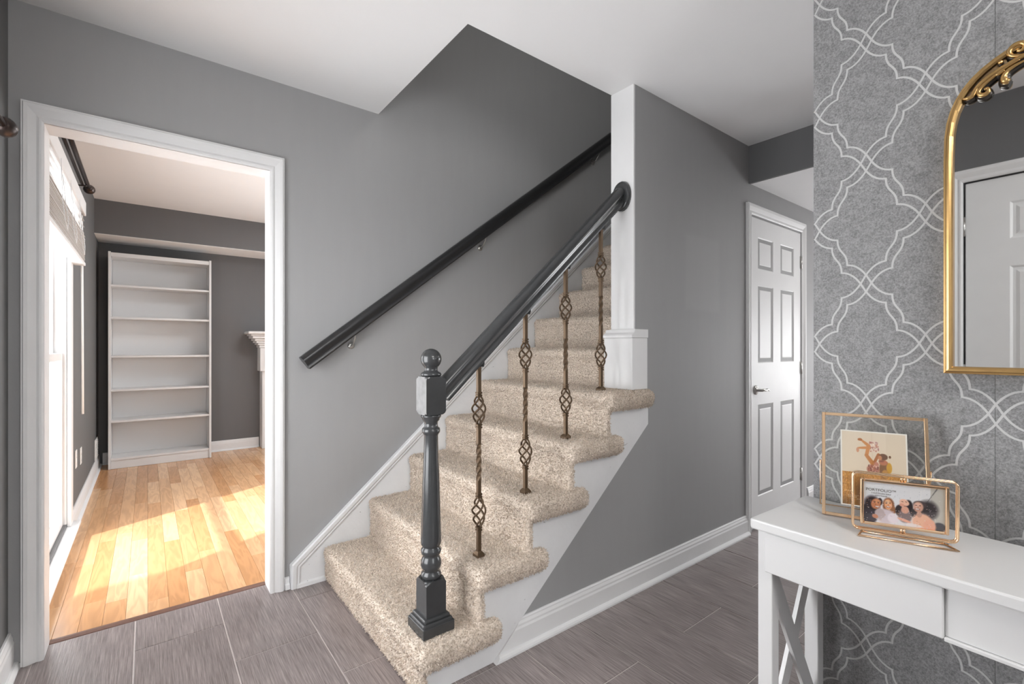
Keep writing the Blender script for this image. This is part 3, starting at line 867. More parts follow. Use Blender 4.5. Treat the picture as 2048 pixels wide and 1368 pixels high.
# ------------------------------------------------------------------ wall handrail
wy = 2.405
wz = lambda x: 1.098 + 0.7590 * (x - 0.605)
wr = thing('handrail', 'long charcoal handrail bracketed to the grey stair wall', 'handrail', (0.60, wy, wz(0.60)))
WP = [(-0.020, -0.036), (0.020, -0.036), (0.024, -0.030), (0.020, -0.020), (0.022, -0.006), (0.029, 0.004), (0.029, 0.018), (0.022, 0.030), (0.008, 0.036), (-0.008, 0.036), (-0.022, 0.030), (-0.029, 0.018), (-0.029, 0.004), (-0.022, -0.006), (-0.020, -0.020), (-0.024, -0.030)]
bm = nb(); sweep(bm, [(0.598, wy, wz(0.598)), (3.55, wy, wz(3.55))], WP, smooth=True)
o = obj('rail', bm, 'blackrail', wr); es = o.modifiers.new('e', 'EDGE_SPLIT'); es.split_angle = math.radians(50)
for bx_ in (0.845, 1.66, 2.7):
    zz = wz(bx_) - 0.044; bm = nb()
    tube(bm, [(bx_, wy, zz - 0.002), (bx_ + 0.002, wy + 0.008, zz - 0.022), (bx_, wy + 0.030, zz - 0.050), (bx_, Y1 - 0.004, zz - 0.058)], 0.0042, 8, up=(1, 0, 0))
    box(bm, bx_ - 0.030, bx_ + 0.030, wy - 0.007, wy + 0.007, zz - 0.003, zz + 0.000)
    for v in bm.verts:
        if abs(v.co.z - zz) < 0.0035: v.co.z += 0.759 * (v.co.x - bx_)
    lathe(bm, [(0.018, Y1 - 0.001), (0.018, Y1 - 0.004), (0.008, Y1 - 0.008)], bx_, zz - 0.058, 16, 'y')
    obj('bracket', bm, 'steel', wr)

# ------------------------------------------------------------------ six-panel doors
def panel_mesh(x0, x1, z0, z1, place):
    """raised-and-fielded panel sunk into the leaf"""
    bm = nb(); steps = [(0.0, 0.0), (0.010, 0.007), (0.020, 0.007), (0.034, 0.0025)]
    rings = [[bm.verts.new(place(px_, dd, pz_)) for px_, pz_ in ((x0 + e, z0 + e), (x1 - e, z0 + e), (x1 - e, z1 - e), (x0 + e, z1 - e))] for e, dd in steps]
    fs = []
    for A_, B_ in zip(rings, rings[1:]):
        for q in range(4): fs.append(bm.faces.new([A_[q], A_[(q + 1) % 4], B_[(q + 1) % 4], B_[q]]))
    fs.append(bm.faces.new(rings[-1]))
    back = [bm.verts.new(place(px_, 0.030, pz_)) for px_, pz_ in ((x0, z0), (x1, z0), (x1, z1), (x0, z1))]
    for q in range(4): fs.append(bm.faces.new([rings[0][q], rings[0][(q + 1) % 4], back[(q + 1) % 4], back[q]]))
    fs.append(bm.faces.new(back[::-1]))
    bmesh.ops.recalc_face_normals(bm, faces=fs)
    return bm


def six_panel(t, us, zs, place, u0, u1, z0, z1, mat='white', th=0.035):
    """us: panel columns, zs: panel rows; place(u, depth, z) -> world"""
    cutsu = sorted({u0, u1, *[a for c in us for a in c]}); cutsz = sorted({z0, z1, *[a for c in zs for a in c]})
    bm = nb()
    for ua, ub in zip(cutsu, cutsu[1:]):
        for za, zb in zip(cutsz, cutsz[1:]):
            if any(abs(c[0] - ua) < 1e-6 for c in us) and any(abs(c[0] - za) < 1e-6 for c in zs): continue
            P = [place(ua, 0, za), place(ub, 0, za), place(ub, 0, zb), place(ua, 0, zb), place(ua, th, za), place(ub, th, za), place(ub, th, zb), place(ua, th, zb)]
            vs = [bm.verts.new(p) for p in P]
            for f in ((0, 1, 2, 3), (7, 6, 5, 4), (0, 4, 5, 1), (1, 5, 6, 2), (2, 6, 7, 3), (3, 7, 4, 0)): bm.faces.new([vs[q] for q in f])
    bmesh.ops.remove_doubles(bm, verts=bm.verts, dist=1e-5)
    # inner faces doubled between neighbouring blocks
    dup = {}
    for f in list(bm.faces):
        kf = tuple(sorted(v.index for v in f.verts))
    bmesh.ops.recalc_face_normals(bm, faces=bm.faces)
    obj('leaf', bm, mat, t)
    for c in us:
        for r_ in zs: obj('panel', panel_mesh(c[0], c[1], r_[0], r_[1], place), mat, t)


cd = thing('door_1', 'white six panel closet door with nickel lever beyond the beam', 'door', (3.40, Y2, 0), kind='structure')
pl = lambda u, d, z: (u, Y2 + 0.002 + d - 0.006, z)
six_panel(cd, [(3.118, 3.338), (3.450, 3.668)], [(0.205, 0.797), (1.068, 1.571), (1.675, 1.881)], pl, 3.026, 3.780, 0.012, 2.000, th=0.006)
hd = nb()
lathe(hd, [(0.030, Y2 - 0.004), (0.030, Y2 - 0.010), (0.022, Y2 - 0.014), (0.010, Y2 - 0.016), (0.009, Y2 - 0.050), (0.004, Y2 - 0.052)], 3.085, 0.895, 20, 'y')
tube(hd, [(3.082, Y2 - 0.045, 0.895), (3.105, Y2 - 0.048, 0.897), (3.130, Y2 - 0.048, 0.893), (3.155, Y2 - 0.046, 0.898), (3.185, Y2 - 0.044, 0.889), (3.200, Y2 - 0.043, 0.892)], 0.008, 8, scales=[1.1, 1.1, 1, 0.9, 0.6, 0.3])
obj('lever_handle', hd, 'steel', cd)
for zc in (1.79, 0.243, 1.02):
    bm = nb(); lathe(bm, [(0.006, zc - 0.045), (0.006, zc + 0.045)], 3.786, Y2 - 0.008, 10); box(bm, 3.770, 3.786, Y2 - 0.006, Y2 - 0.0045, zc - 0.045, zc + 0.045); obj('hinge', bm, 'steel', cd)
casing('trim_6', 'white moulded casing round the closet door', 3.021, 3.792, 2.012, Y2 - 0.001, wz=0.066)

fd = thing('door_2', 'white six panel front door in the left wall, seen in the mirror', 'door', (XL, 0.03, 0), kind='structure')
pl2 = lambda u, d, z: (XL - 0.012 - d, u, z)
six_panel(fd, [(0.090, 0.328), (-0.290, -0.052)], [(0.28, 0.86), (1.02, 1.573), (1.708, 1.892)], pl2, -0.428, 0.487, 0.012, 2.020)
for zc in (1.797, 1.03, 0.25):
    bm = nb(); lathe(bm, [(0.0075, zc - 0.05), (0.0075, zc + 0.05)], XL - 0.003, 0.4935, 10); obj('hinge', bm, 'steel', fd)
bm = nb(); lathe(bm, [(0.028, XL - 0.012), (0.028, XL - 0.004), (0.012, XL + 0.004), (0.012, XL + 0.020), (0.026, XL + 0.030), (0.026, XL + 0.046), (0.012, XL + 0.054)], -0.36, 0.95, 18, 'x'); obj('door_knob', bm, 'steel', fd)
bm = nb(); box(bm, XL - 0.15, XL - 0.052, FY0, FY1, 0.0, FZ1); obj('storm_door', bm, 'white', fd)
bm = nb()
box(bm, XL - 0.052, XL - 0.0005, FY1 - 0.0005, FY1 + 0.0, 0, FZ1); bm.free()
casing('trim_7', 'white moulded casing round the front door', FY0, FY1, 2.026, XL, wz=0.062, axis='x')

# hall side window, outside the frame at left
w2 = thing('window_2', 'white side window in the left hall wall beside the front door', 'window', (XL - 0.08, 1.47, HZ0), kind='structure')
bm = nb()
for a in ((HY0, HY0 + 0.05, HZ0, HZ1), (HY1 - 0.05, HY1, HZ0, HZ1), (HY0 + 0.05, HY1 - 0.05, HZ0, HZ0 + 0.05), (HY0 + 0.05, HY1 - 0.05, HZ1 - 0.05, HZ1), (1.455, 1.485, HZ0 + 0.05, HZ1 - 0.05)):
    box(bm, XL - 0.10, XL - 0.05, a[0], a[1], a[2], a[3])
obj('window_frame', bm, 'white', w2)
for a in ((HY0 + 0.05, 1.455), (1.485, HY1 - 0.05)):
    bm = nb(); box(bm, XL - 0.078, XL - 0.074, a[0], a[1], HZ0 + 0.05, HZ1 - 0.05); obj('pane', bm, 'glass', w2)
w5 = thing('fill_window', 'white window added behind the camera for fill light', 'window', (0.55, -3.05, 0.95), kind='structure')  # added opening, gives frontal fill on stair and table
bm = nb()
for a in ((-0.10, -0.04, 0.95, 2.05), (1.14, 1.20, 0.95, 2.05), (-0.04, 1.14, 0.95, 1.01), (-0.04, 1.14, 1.99, 2.05), (0.53, 0.57, 1.01, 1.99)): box(bm, a[0], a[1], -3.09, -3.04, a[2], a[3])
obj('window_frame', bm, 'white', w5)
bm = nb(); box(bm, -0.04, 1.14, -3.068, -3.064, 1.01, 1.99); obj('pane', bm, 'glass', w5)
w4 = thing('window_4', 'white window in the right wall of the room beyond the doorway', 'window', (2.66, 4.3, 0.5), kind='structure')
bm = nb()
for a in ((3.5, 3.56, 0.5, 2.1), (5.04, 5.1, 0.5, 2.1), (3.56, 5.04, 0.5, 0.56), (3.56, 5.04, 2.04, 2.1), (4.28, 4.32, 0.56, 2.04)): box(bm, 2.64, 2.69, a[0], a[1], a[2], a[3])
obj('window_frame', bm, 'white', w4)
bm = nb(); box(bm, 2.664, 2.668, 3.56, 5.04, 0.56, 2.04); obj('pane', bm, 'glass', w4)
# unseen sloped slab added to keep the sun off the hall
bm = nb(); prism(bm, [(-1.95, 2.20), (-0.56, 2.50), (-0.56, 2.62), (-1.95, 2.32)], 'y', -1.2, 2.15)
struct('sunshade', bm, 'white', 'white sloped slab added outside to block the sun')
w3 = thing('window_3', 'wide white window in the end wall of the corridor', 'window', (6.64, 0, 0.35), kind='structure')
bm = nb()
for a in ((-1.15, -1.09, 0.35, 1.6), (1.09, 1.15, 0.35, 1.6), (-1.09, 1.09, 0.35, 0.41), (-1.09, 1.09, 1.54, 1.6)): box(bm, 6.63, 6.69, a[0], a[1], a[2], a[3])
obj('window_frame', bm, 'white', w3)
bm = nb(); box(bm, 6.655, 6.660, -1.09, 1.09, 0.41, 1.54); obj('pane', bm, 'glass', w3)

# ------------------------------------------------------------------ living room window, blind, rod
w1 = thing('window_1', 'tall white sash window at the left of the room beyond the doorway', 'window', (LRX - 0.05, 3.3, WZ0), kind='structure')
def wbox(nm, x0, x1, y0, y1, z0, z1, bev=0.002, mat='white', par=w1):
    bm = nb(); box(bm, x0, x1, y0, y1, z0, z1, bev, 1); return obj(nm, bm, mat, par)
for y0, y1 in ((WY0 - 0.07, WY0 + 0.012), (WY1 - 0.012, WY1 + 0.085)):
    wbox('casing', LRX + 0.0005, LRX + 0.020, y0, y1, 0.084, WZ1 + 0.08)
wbox('head_casing', LRX + 0.0005, LRX + 0.020, WY0 + 0.0125, WY1 - 0.0125, WZ1 - 0.01, WZ1 + 0.08)
for y0, y1 in ((WY0 + 0.0005, WY0 + 0.02), (WY1 - 0.02, WY1 - 0.0005)):
    wbox('jamb', xo + 0.01, LRX - 0.0005, y0, y1, WZ0, WZ1)
wbox('window_sill', xo + 0.01, LRX + 0.055, WY0 - 0.10 + 0.04, WY1 + 0.115, 0.062, 0.083, 0.006)
wbox('apron', LRX + 0.001, LRX + 0.016, WY0 - 0.05, WY1 + 0.08, 0.003, 0.060)
def sash(nm, xc, z0, z1):
    t = 0.045; x0, x1 = xc - 0.018, xc + 0.018; ya, yb = WY0 + 0.021, WY1 - 0.021
    bm = nb()
    box(bm, x0, x1, ya, ya + t, z0, z1, 0.003, 1); box(bm, x0, x1, yb - t, yb, z0, z1, 0.003, 1)
    box(bm, x0, x1, ya + t, yb - t, z0, z0 + t, 0.003, 1); box(bm, x0, x1, ya + t, yb - t, z1 - t, z1, 0.003, 1)
    o = obj(nm, bm, 'white', w1)
    bm = nb(); box(bm, xc - 0.002, xc + 0.002, ya + t - 0.003, yb - t + 0.003, z0 + t - 0.003, z1 - t + 0.003); obj('pane', bm, 'glass', o)
sash('lower_sash', LRX - 0.035, 0.090, 1.135)
sash('upper_sash', LRX - 0.075, 1.090, 2.02)

bl = thing('window_blind', 'white woven blind with bunched lower slats over the tall window', 'blind', (LRX + 0.05, 3.3, 1.69))
bm = nb(); box(bm, LRX + 0.062, LRX + 0.074, WY0 - 0.10, WY1 + 0.16, 2.010, 2.095, 0.002, 1); box(bm, LRX + 0.022, LRX + 0.062, WY1 + 0.148, WY1 + 0.16, 2.010, 2.095, 0.002, 1)
obj('valance', bm, 'white', bl)
bm = nb(); box(bm, LRX + 0.022, LRX + 0.058, WY0 - 0.09, WY1 + 0.14, 2.045, 2.085, 0.002, 1); obj('headrail', bm, 'white', bl)
def slat(z, tilt, wdt=0.046):
    bm = nb(); c, s_ = math.cos(tilt) * wdt / 2, math.sin(tilt) * wdt / 2
    xc = LRX + 0.046
    prism(bm, [(xc - c, z - s_), (xc + c, z + s_), (xc + c, z + s_ + 0.003), (xc - c, z - s_ + 0.003)], 'y', WY0 - 0.08, WY1 + 0.125)
    return obj('slat', bm, 'blind', bl)
for z in (2.015, 1.975, 1.935, 1.895): slat(z, -0.25)
for q in range(17): slat(1.715 + q * 0.0095, random.uniform(-0.10, 0.10) - 0.05, 0.050 + random.uniform(-0.003, 0.004))
bm = nb(); box(bm, LRX + 0.018, LRX + 0.074, WY0 - 0.085, WY1 + 0.130, 1.686, 1.706, 0.003, 1); obj('bottom_rail', bm, 'white', bl)
for yc in (2.95, 3.30, 3.70):
    bm = nb(); tube(bm, [(LRX + 0.074, yc, 2.03), (LRX + 0.078, yc + 0.01, 1.85), (LRX + 0.085, yc + 0.03, 1.76), (LRX + 0.090, yc + 0.07, 1.72), (LRX + 0.088, yc + 0.11, 1.78), (LRX + 0.080, yc + 0.09, 1.86), (LRX + 0.077, yc + 0.02, 1.96)], 0.0016, 5, up=(1, 0, 0)); obj('cord', bm, 'white', bl)
bm = nb(); tube(bm, [(LRX + 0.055, WY1 + 0.13, 2.02), (LRX + 0.058, WY1 + 0.132, 1.4), (LRX + 0.060, WY1 + 0.135, 0.745)], 0.0065, 8, up=(1, 0, 0)); obj('wand', bm, 'plug', bl)

rd = thing('curtain_rod', 'dark bronze double curtain rod with knob finial above the tall window', 'curtain rod', (LRX + 0.09, 3.4, 2.19))
for rx, rr, z_ in ((LRX + 0.085, 0.0115, 2.200), (LRX + 0.060, 0.008, 2.196)):
    bm = nb(); tube(bm, [(rx, 2.66, z_), (rx, 4.07 if rr > 0.01 else 4.02, z_)], rr, 12); obj('rod', bm, 'bronze', rd)
bm = nb(); lathe(bm, [(0.012, 4.066), (0.016, 4.072), (0.016, 4.078), (0.011, 4.084), (0.022, 4.094), (0.030, 4.108), (0.031, 4.118), (0.026, 4.132), (0.014, 4.142), (0.003, 4.146)], LRX + 0.085, 2.200, 20, 'y'); obj('finial', bm, 'bronze', rd)
for yc in (3.98, 2.72):
    bm = nb(); tube(bm, [(LRX + 0.001, yc, 2.183), (LRX + 0.055, yc, 2.183), (LRX + 0.085, yc, 2.187)], 0.004, 6); box(bm, LRX + 0.0005, LRX + 0.004, yc - 0.012, yc + 0.012, 2.15, 2.215); obj('bracket', bm, 'bronze', rd)
hf = thing('curtain_rod', 'dark bronze curtain rod finial at the far left edge', 'curtain rod', (-0.325, 1.5, 1.80))
bm = nb(); tube(bm, [(-0.325, 0.85, 1.800), (-0.325, 1.935, 1.800)], 0.010, 10); obj('rod', bm, 'bronze', hf)
bm = nb(); lathe(bm, [(0.010, 1.925), (0.018, 1.935), (0.026, 1.950), (0.028, 1.968), (0.024, 1.985), (0.014, 1.998), (0.008, 2.006), (0.009, 2.016), (0.004, 2.024)], -0.325, 1.803, 18, 'y'); obj('finial', bm, 'bronze', hf)
bm = nb(); tube(bm, [(XL + 0.001, 1.88, 1.79), (-0.325, 1.88, 1.79)], 0.005, 8); obj('bracket', bm, 'bronze', hf)

for yc, zc, dy, dz, lb, ct in ((4.31, 0.415, 0.036, 0.060, 'white outlet plate on the window wall, nearest the window', 'outlet'), (4.60, 0.385, 0.036, 0.060, 'white outlet plate on the window wall, nearer the bookcase', 'outlet')):
    t = thing('outlet_plate', lb, ct, (LRX, yc, zc))
    bm = nb(); box(bm, LRX + 0.0005, LRX + 0.007, yc - dy, yc + dy, zc - dz, zc + dz, 0.002, 1); obj('plate', bm, 'plug', t)
    for dz2 in (-0.022, 0.022):
        bm = nb(); lathe(bm, [(0.016, LRX + 0.007), (0.016, LRX + 0.0085), (0.012, LRX + 0.009)], yc, zc + dz2, 12, 'x'); obj('socket', bm, 'plug', t)
t = thing('vent_cover', 'white vent cover low on the window wall beside the bookcase', 'vent', (LRX, 5.87, 0.20))
bm = nb(); box(bm, LRX + 0.0005, LRX + 0.010, 5.75, 5.99, 0.125, 0.315, 0.002, 1); obj('frame', bm, 'plug', t)
for q in range(8):
    bm = nb(); box(bm, LRX + 0.010, LRX + 0.014, 5.77, 5.97, 0.140 + q * 0.021, 0.152 + q * 0.021); obj('louver', bm, 'plug', t)

# ------------------------------------------------------------------ bookcase
by0, by1 = 5.885, 6.163
bx0, bx1 = -0.296, 0.535
bc = thing('bookcase', 'tall empty white bookcase against the far dark wall', 'bookcase', ((bx0 + bx1) / 2, 6.02, 0.003))
def bpart(nm, x0, x1, y0, y1, z0, z1): bm = nb(); box(bm, x0, x1, y0, y1, z0, z1, 0.0015, 1); return obj(nm, bm, 'shelfwhite', bc)
bpart('side_panel', bx0, bx0 + 0.019, by0, by1, 0.003, 2.086); bpart('side_panel', bx1 - 0.019, bx1, by0, by1, 0.003, 2.086)
bi0, bi1 = bx0 + 0.0195, bx1 - 0.0195
bpart('top_panel', bi0, bi1, by0 + 0.004, by1, 2.040, 2.078)
bpart('back_panel', bi0, bi1, by1 - 0.006, by1, 0.08, 2.040)
bpart('plinth', bi0, bi1, by0 + 0.012, by0 + 0.028, 0.003, 0.082)
bpart('shelf', bi0, bi1, by0 + 0.006, by1 - 0.008, 0.083, 0.105)
for z in (0.455, 0.755, 1.080, 1.452, 1.762): bpart('shelf', bi0, bi1, by0 + 0.010, by1 - 0.008, z - 0.010, z + 0.010)

# ------------------------------------------------------------------ fireplace mantel
mt = thing('fireplace_mantel', 'white fireplace mantel with stepped cornice at the right of the far wall', 'mantel', (1.6, 6.1, 0.003))
def mpart(nm, x0, x1, y0, y1, z0, z1, bev=0.002, mat='white'): bm = nb(); box(bm, x0, x1, y0, y1, z0, z1, bev, 1); return obj(nm, bm, mat, mt)
for xa in (1.045, 2.20):
    p = mpart('pilaster', xa, xa + 0.18, 6.045, LRY - 0.001, 0.003, 0.895)
    mpart('pilaster_capital', xa - 0.025, xa + 0.205, 6.015, LRY - 0.001, 0.896, 1.165)
    bm = nb(); box(bm, xa + 0.02, xa + 0.16, 6.008, 6.0149, 0.94, 1.12, 0.002, 1); obj('rosette_panel', bm, 'white', mt)
mpart('frieze', 1.251, 2.174, 6.045, LRY - 0.001, 0.84, 1.165)
zc = 1.166
for k_, (e, h_) in enumerate(((0.000, 0.030), (0.018, 0.022), (0.036, 0.024), (0.054, 0.026), (0.080, 0.028), (0.098, 0.020))):
    mpart('cornice_step', 1.010 - e, 2.415 + e, 6.005 - e * 0.9, LRY - 0.001, zc, zc + h_, 0.004); zc += h_ + 0.0005
mpart('mantel_shelf', 0.882, 2.53, 5.885, LRY - 0.001, zc, zc + 0.030, 0.008)
mpart('firebox', 1.226, 2.199, 6.185, LRY - 0.001, 0.003, 0.839, 0.0, 'dark')

# ------------------------------------------------------------------ mirror
MX = 1.478
mr = thing('wall_mirror', 'arched wall mirror in an antique gold frame with scrolled crest, on grey wallpaper', 'mirror', (X3, -0.055, 1.106))
mc, ma, mb, ms, mbot = -0.055, 0.305, 0.238, 1.600, 1.108
def arch(inset, n=28):
    a = ma - inset; b_ = mb - inset; pts = [(mc - a, mbot + inset), (mc + a, mbot + inset)]
    for q in range(n + 1):
        th = PI * q / n; c, s_ = math.cos(th), math.sin(th)
        pts.append((mc + a * math.copysign(abs(c) ** (2 / 3.1), c), ms + b_ * abs(s_) ** (2 / 3.1)))
    return pts
bm = nb(); path = [(MX, y, z) for y, z in arch(0.008)]
sweep(bm, path, [(-0.008, -0.026), (0.008, -0.026), (0.008, 0.006), (0.006, 0.011), (0.002, 0.0135), (-0.002, 0.013), (-0.004, 0.009), (-0.008, 0.007)][::-1], closed=True, up=(-1, 0, 0), smooth=False)
obj('frame', bm, 'gold', mr)
bm = nb(); pts = arch(0.013); A_ = [bm.verts.new((MX + 0.004, y, z)) for y, z in pts]; B_ = [bm.verts.new((MX + 0.010, y, z)) for y, z in pts]
fs = [bm.faces.new(A_), bm.faces.new(B_[::-1])]
for q in range(len(pts)): fs.append(bm.faces.new([A_[q], B_[q], B_[(q + 1) % len(pts)], A_[(q + 1) % len(pts)]]))
bmesh.ops.recalc_face_normals(bm, faces=fs); obj('glass', bm, 'mirror', mr)
# scrolled crest: tapering strokes traced once and mirrored about the middle
def spline(P, n=10):
    P = [Vector(p) for p in P]; out = []
    for i_ in range(len(P) - 1):
        p0 = P[max(i_ - 1, 0)]; p1 = P[i_]; p2 = P[i_ + 1]; p3 = P[min(i_ + 2, len(P) - 1)]
        for q in range(n):
            t_ = q / n
            out.append(0.5 * ((2 * p1) + (-p0 + p2) * t_ + (2 * p0 - 5 * p1 + 4 * p2 - p3) * t_ * t_ + (-p0 + 3 * p1 - 3 * p2 + p3) * t_ ** 3))
    out.append(P[-1]); return out
crest = nb(); under = nb()
strokes = [
    ([(0.2165, 1.7335), (0.209, 1.731), (0.2015, 1.733), (0.1975, 1.740), (0.193, 1.749), (0.180, 1.761), (0.160, 1.772), (0.138, 1.781), (0.110, 1.790), (0.07, 1.800)], 0.0046, (0.35, 0.9, 1, 1, 1, 1.1, 1.1, 1.0, 1.0, 0.7)),
    ([(0.128, 1.781), (0.150, 1.772), (0.170, 1.760), (0.184, 1.749), (0.1905, 1.739), (0.1880, 1.7305), (0.1805, 1.7285), (0.1750, 1.7335), (0.1765, 1.7400), (0.1815, 1.7395)], 0.0040, (0.5, 0.8, 0.9, 1, 1.1, 1.2, 1.2, 1.1, 0.9, 0.8)),
    ([(0.118, 1.776), (0.135, 1.771), (0.1465, 1.764), (0.1515, 1.754), (0.1500, 1.745), (0.1430, 1.741)], 0.0050, (0.3, 0.7, 0.9, 1.1, 1.4, 1.0)),
    ([(0.172, 1.7645), (0.160, 1.764), (0.150, 1.768)], 0.0038, (0.5, 1.0, 0.5)),
    ([(0.110, 1.7865), (0.128, 1.789), (0.1405, 1.795), (0.1430, 1.806), (0.1360, 1.8145), (0.1250, 1.8145), (0.1195, 1.806), (0.1245, 1.799), (0.1315, 1.801)], 0.0044, (0.5, 0.8, 1, 1.1, 1.2, 1.2, 1.1, 0.9, 0.9)),
    ([(0.1600, 1.7865), (0.1560, 1.7880), (0.1525, 1.7880)], 0.0042, (0.6, 1.1, 0.6)),
    ([(0.110, 1.790), (0.080, 1.806), (0.050, 1.826), (0.022, 1.848), (0.004, 1.862), (-0.02, 1.868), (-0.055, 1.860)], 0.0058, (0.8, 1, 1.1, 1.2, 1.2, 1.0, 0.8)),
    ([(0.060, 1.812), (0.030, 1.816), (0.0, 1.836), (-0.018, 1.846), (-0.030, 1.840), (-0.026, 1.830)], 0.0050, (0.5, 0.9, 1, 1.1, 1, 0.7)),
]
for pts, r, sc_ in strokes:
    for mir in (1, -1):
        P = [(MX - 0.012, mc + mir * (y - mc), z) for y, z in pts]
        sp = spline(P, 6); nS = len(sp)
        scs = [float(np.interp(q / (nS - 1), np.linspace(0, 1, len(sc_)), sc_)) for q in range(nS)]
        tube(crest, sp, r, 8, up=(1, 0.02, 0.01), scales=scs)
        sp2 = [p + Vector((0.010, 0, -0.001)) for p in sp]
        tube(under, sp2, r * 1.55, 8, up=(1, 0.02, 0.01), scales=scs)
obj('crest', crest, 'gold', mr); obj('crest_backing', under, 'darkgold', mr)

# ------------------------------------------------------------------ console table
TZ = 0.745
tb = thing('console_table', 'white console table with crossed side braces against the wallpaper', 'console table', (1.492, 0.549, 0.0015), -0.040)
TD, TL = 0.312, 1.22
def tpart(nm, bm): return obj(nm, bm, 'table', tb, local=True)
bm = nb(); box(bm, -TD, 0.0, -TL, 0.0, 0.719, TZ - 0.0015)
cor = [e for e in bm.edges if abs(e.verts[0].co.z - e.verts[1].co.z) > 0.01]
bmesh.ops.bevel(bm, geom=cor, offset=0.010, segments=4, profile=0.5, affect='EDGES')
hz_ = [e for e in bm.edges if abs(e.verts[0].co.z - e.verts[1].co.z) < 1e-6 and len(e.link_faces) == 2 and abs(e.link_faces[0].normal.z - e.link_faces[1].normal.z) > 0.5]
bmesh.ops.bevel(bm, geom=hz_, offset=0.004, segments=2, profile=0.5, affect='EDGES'); tpart('tabletop', bm)
LG = 0.034
fx, bxk = -TD + 0.012, -0.012 - LG
for lx in (fx, bxk):
    for ly in (-0.016 - LG, -TL + 0.016):
        bm = nb(); box(bm, lx, lx + LG, ly, ly + LG, 0.0, 0.7185, 0.0015, 1); tpart('leg', bm)
# front apron: two proud blocks with a recessed drawer front between
ya = -0.034
bm = nb(); box(bm, fx - 0.006, fx + 0.012, -0.362, ya, 0.622, 0.7185, 0.002, 1); tpart('apron_block', bm)
bm = nb(); box(bm, fx - 0.006, fx + 0.012, -TL + 0.034, -0.86, 0.622, 0.7185, 0.002, 1); tpart('apron_block', bm)
bm = nb(); box(bm, fx + 0.003, fx + 0.016, -0.8595, -0.3625, 0.626, 0.7185, 0.001, 1); tpart('drawer_front', bm)
bm = nb(); box(bm, fx - 0.004, fx + 0.016, -0.8595, -0.3625, 0.6185, 0.6255, 0.001, 1); tpart('rail', bm)
bm = nb(); box(bm, bxk + LG - 0.016, bxk + LG - 0.002, -TL + 0.052, -0.052, 0.63, 0.7185, 0.001, 1); tpart('back_apron', bm)
for yy in (-0.0445, -TL + 0.0215):
    bm = nb(); box(bm, fx + LG + 0.0005, bxk - 0.0005, yy, yy + 0.018, 0.655, 0.7185, 0.001, 1); tpart('side_apron', bm)
    bm = nb(); box(bm, fx + LG + 0.0005, bxk - 0.0005, yy, yy + 0.020, 0.085, 0.115, 0.001, 1); tpart('side_stretcher', bm)
    xa, xb = fx + LG + 0.0005, bxk - 0.0005
    def brace(za, zb, y0, y1, w_=0.040):
        d_ = Vector((xb - xa, zb - za)).normalized(); v_ = w_ / 2 / abs(d_.x)
        bm = nb(); prism(bm, [(xa, za - v_), (xb, zb - v_), (xb, zb + v_), (xa, za + v_)], 'y', y0, y1); return tpart('brace', bm)
    brace(0.580, 0.185, yy + 0.000, yy + 0.0098); brace(0.185, 0.580, yy + 0.0102, yy + 0.020)

# ------------------------------------------------------------------ photo prints (colour painted on a grid of vertices)
def canvas(wp, hp, bg): c = np.empty((hp, wp, 3)); c[:] = bg; return c
def ell(c, x, y, rx, ry, col, rot=0.0, soft=0.08, a=1.0):
    hp, wp, _ = c.shape; yy, xx = np.mgrid[0:hp, 0:wp]; xx = (xx + .5) / wp - x; yy = (yy + .5) / hp - y
    asp = hp / wp; yy = yy * asp; ry = ry * asp
    ca, sa = math.cos(rot), math.sin(rot); u = (xx * ca + yy * sa) / rx; v = (-xx * sa + yy * ca) / ry
    d = np.sqrt(u * u + v * v); m = np.clip((1 + soft - d) / (2 * soft), 0, 1) * a
    c[:] = c * (1 - m[..., None]) + np.array(col) * m[..., None]
def cap_(c, x0, y0, x1, y1, r0, r1, col):
    for q in range(15):
        t_ = q / 14; r = r0 + (r1 - r0) * t_; hp, wp, _ = c.shape
        ell(c, x0 + (x1 - x0) * t_, y0 + (y1 - y0) * t_, r, r * wp / hp, col, 0, 0.12)
def speck(c, x0, x1, y0, y1, n, cols, r=0.006):
    for _ in range(n): 
        q = RNG.integers(len(cols)); ell(c, RNG.uniform(x0, x1), RNG.uniform(y0, y1), r * RNG.uniform(.6, 1.4), r * RNG.uniform(.6, 1.4), cols[q], 0, 0.3)
def photo(name, c, x0, x1, z0, z1, y, parent, lean):
    hp, wp, _ = c.shape
    X, Z = np.meshgrid(np.linspace(x0, x1, wp), np.linspace(z1, z0, hp))
    co_ = np.stack([X, np.full_like(X, y), Z], -1).reshape(-1, 3)
    me = bpy.data.meshes.new(name); idx = np.arange(wp * hp).reshape(hp, wp)
    q = np.stack([idx[1:, :-1], idx[1:, 1:], idx[:-1, 1:], idx[:-1, :-1]], -1).reshape(-1, 4)
    me.vertices.add(len(co_)); me.loops.add(q.size); me.polygons.add(len(q))
    co_ = np.array([(lean @ Vector(p))[:] for p in co_])
    me.vertices.foreach_set('co', co_.astype(np.float32).ravel()); me.loops.foreach_set('vertex_index', q.ravel().astype(np.int32))
    me.polygons.foreach_set('loop_start', np.arange(0, q.size, 4, dtype=np.int32)); me.update()
    at = me.color_attributes.new('print', 'FLOAT_COLOR', 'POINT')
    cc = np.clip(c / 255.0, 0, 1); cc = np.where(cc <= 0.04045, cc / 12.92, ((cc + 0.055) / 1.055) ** 2.4)
    rgba = np.concatenate([cc.reshape(-1, 3), np.ones((wp * hp, 1))], 1)
    at.data.foreach_set('color', rgba.astype(np.float32).ravel())
    me.materials.append(M['photo']); o = bpy.data.objects.new(name, me); COL.objects.link(o); o.parent = parent; return o

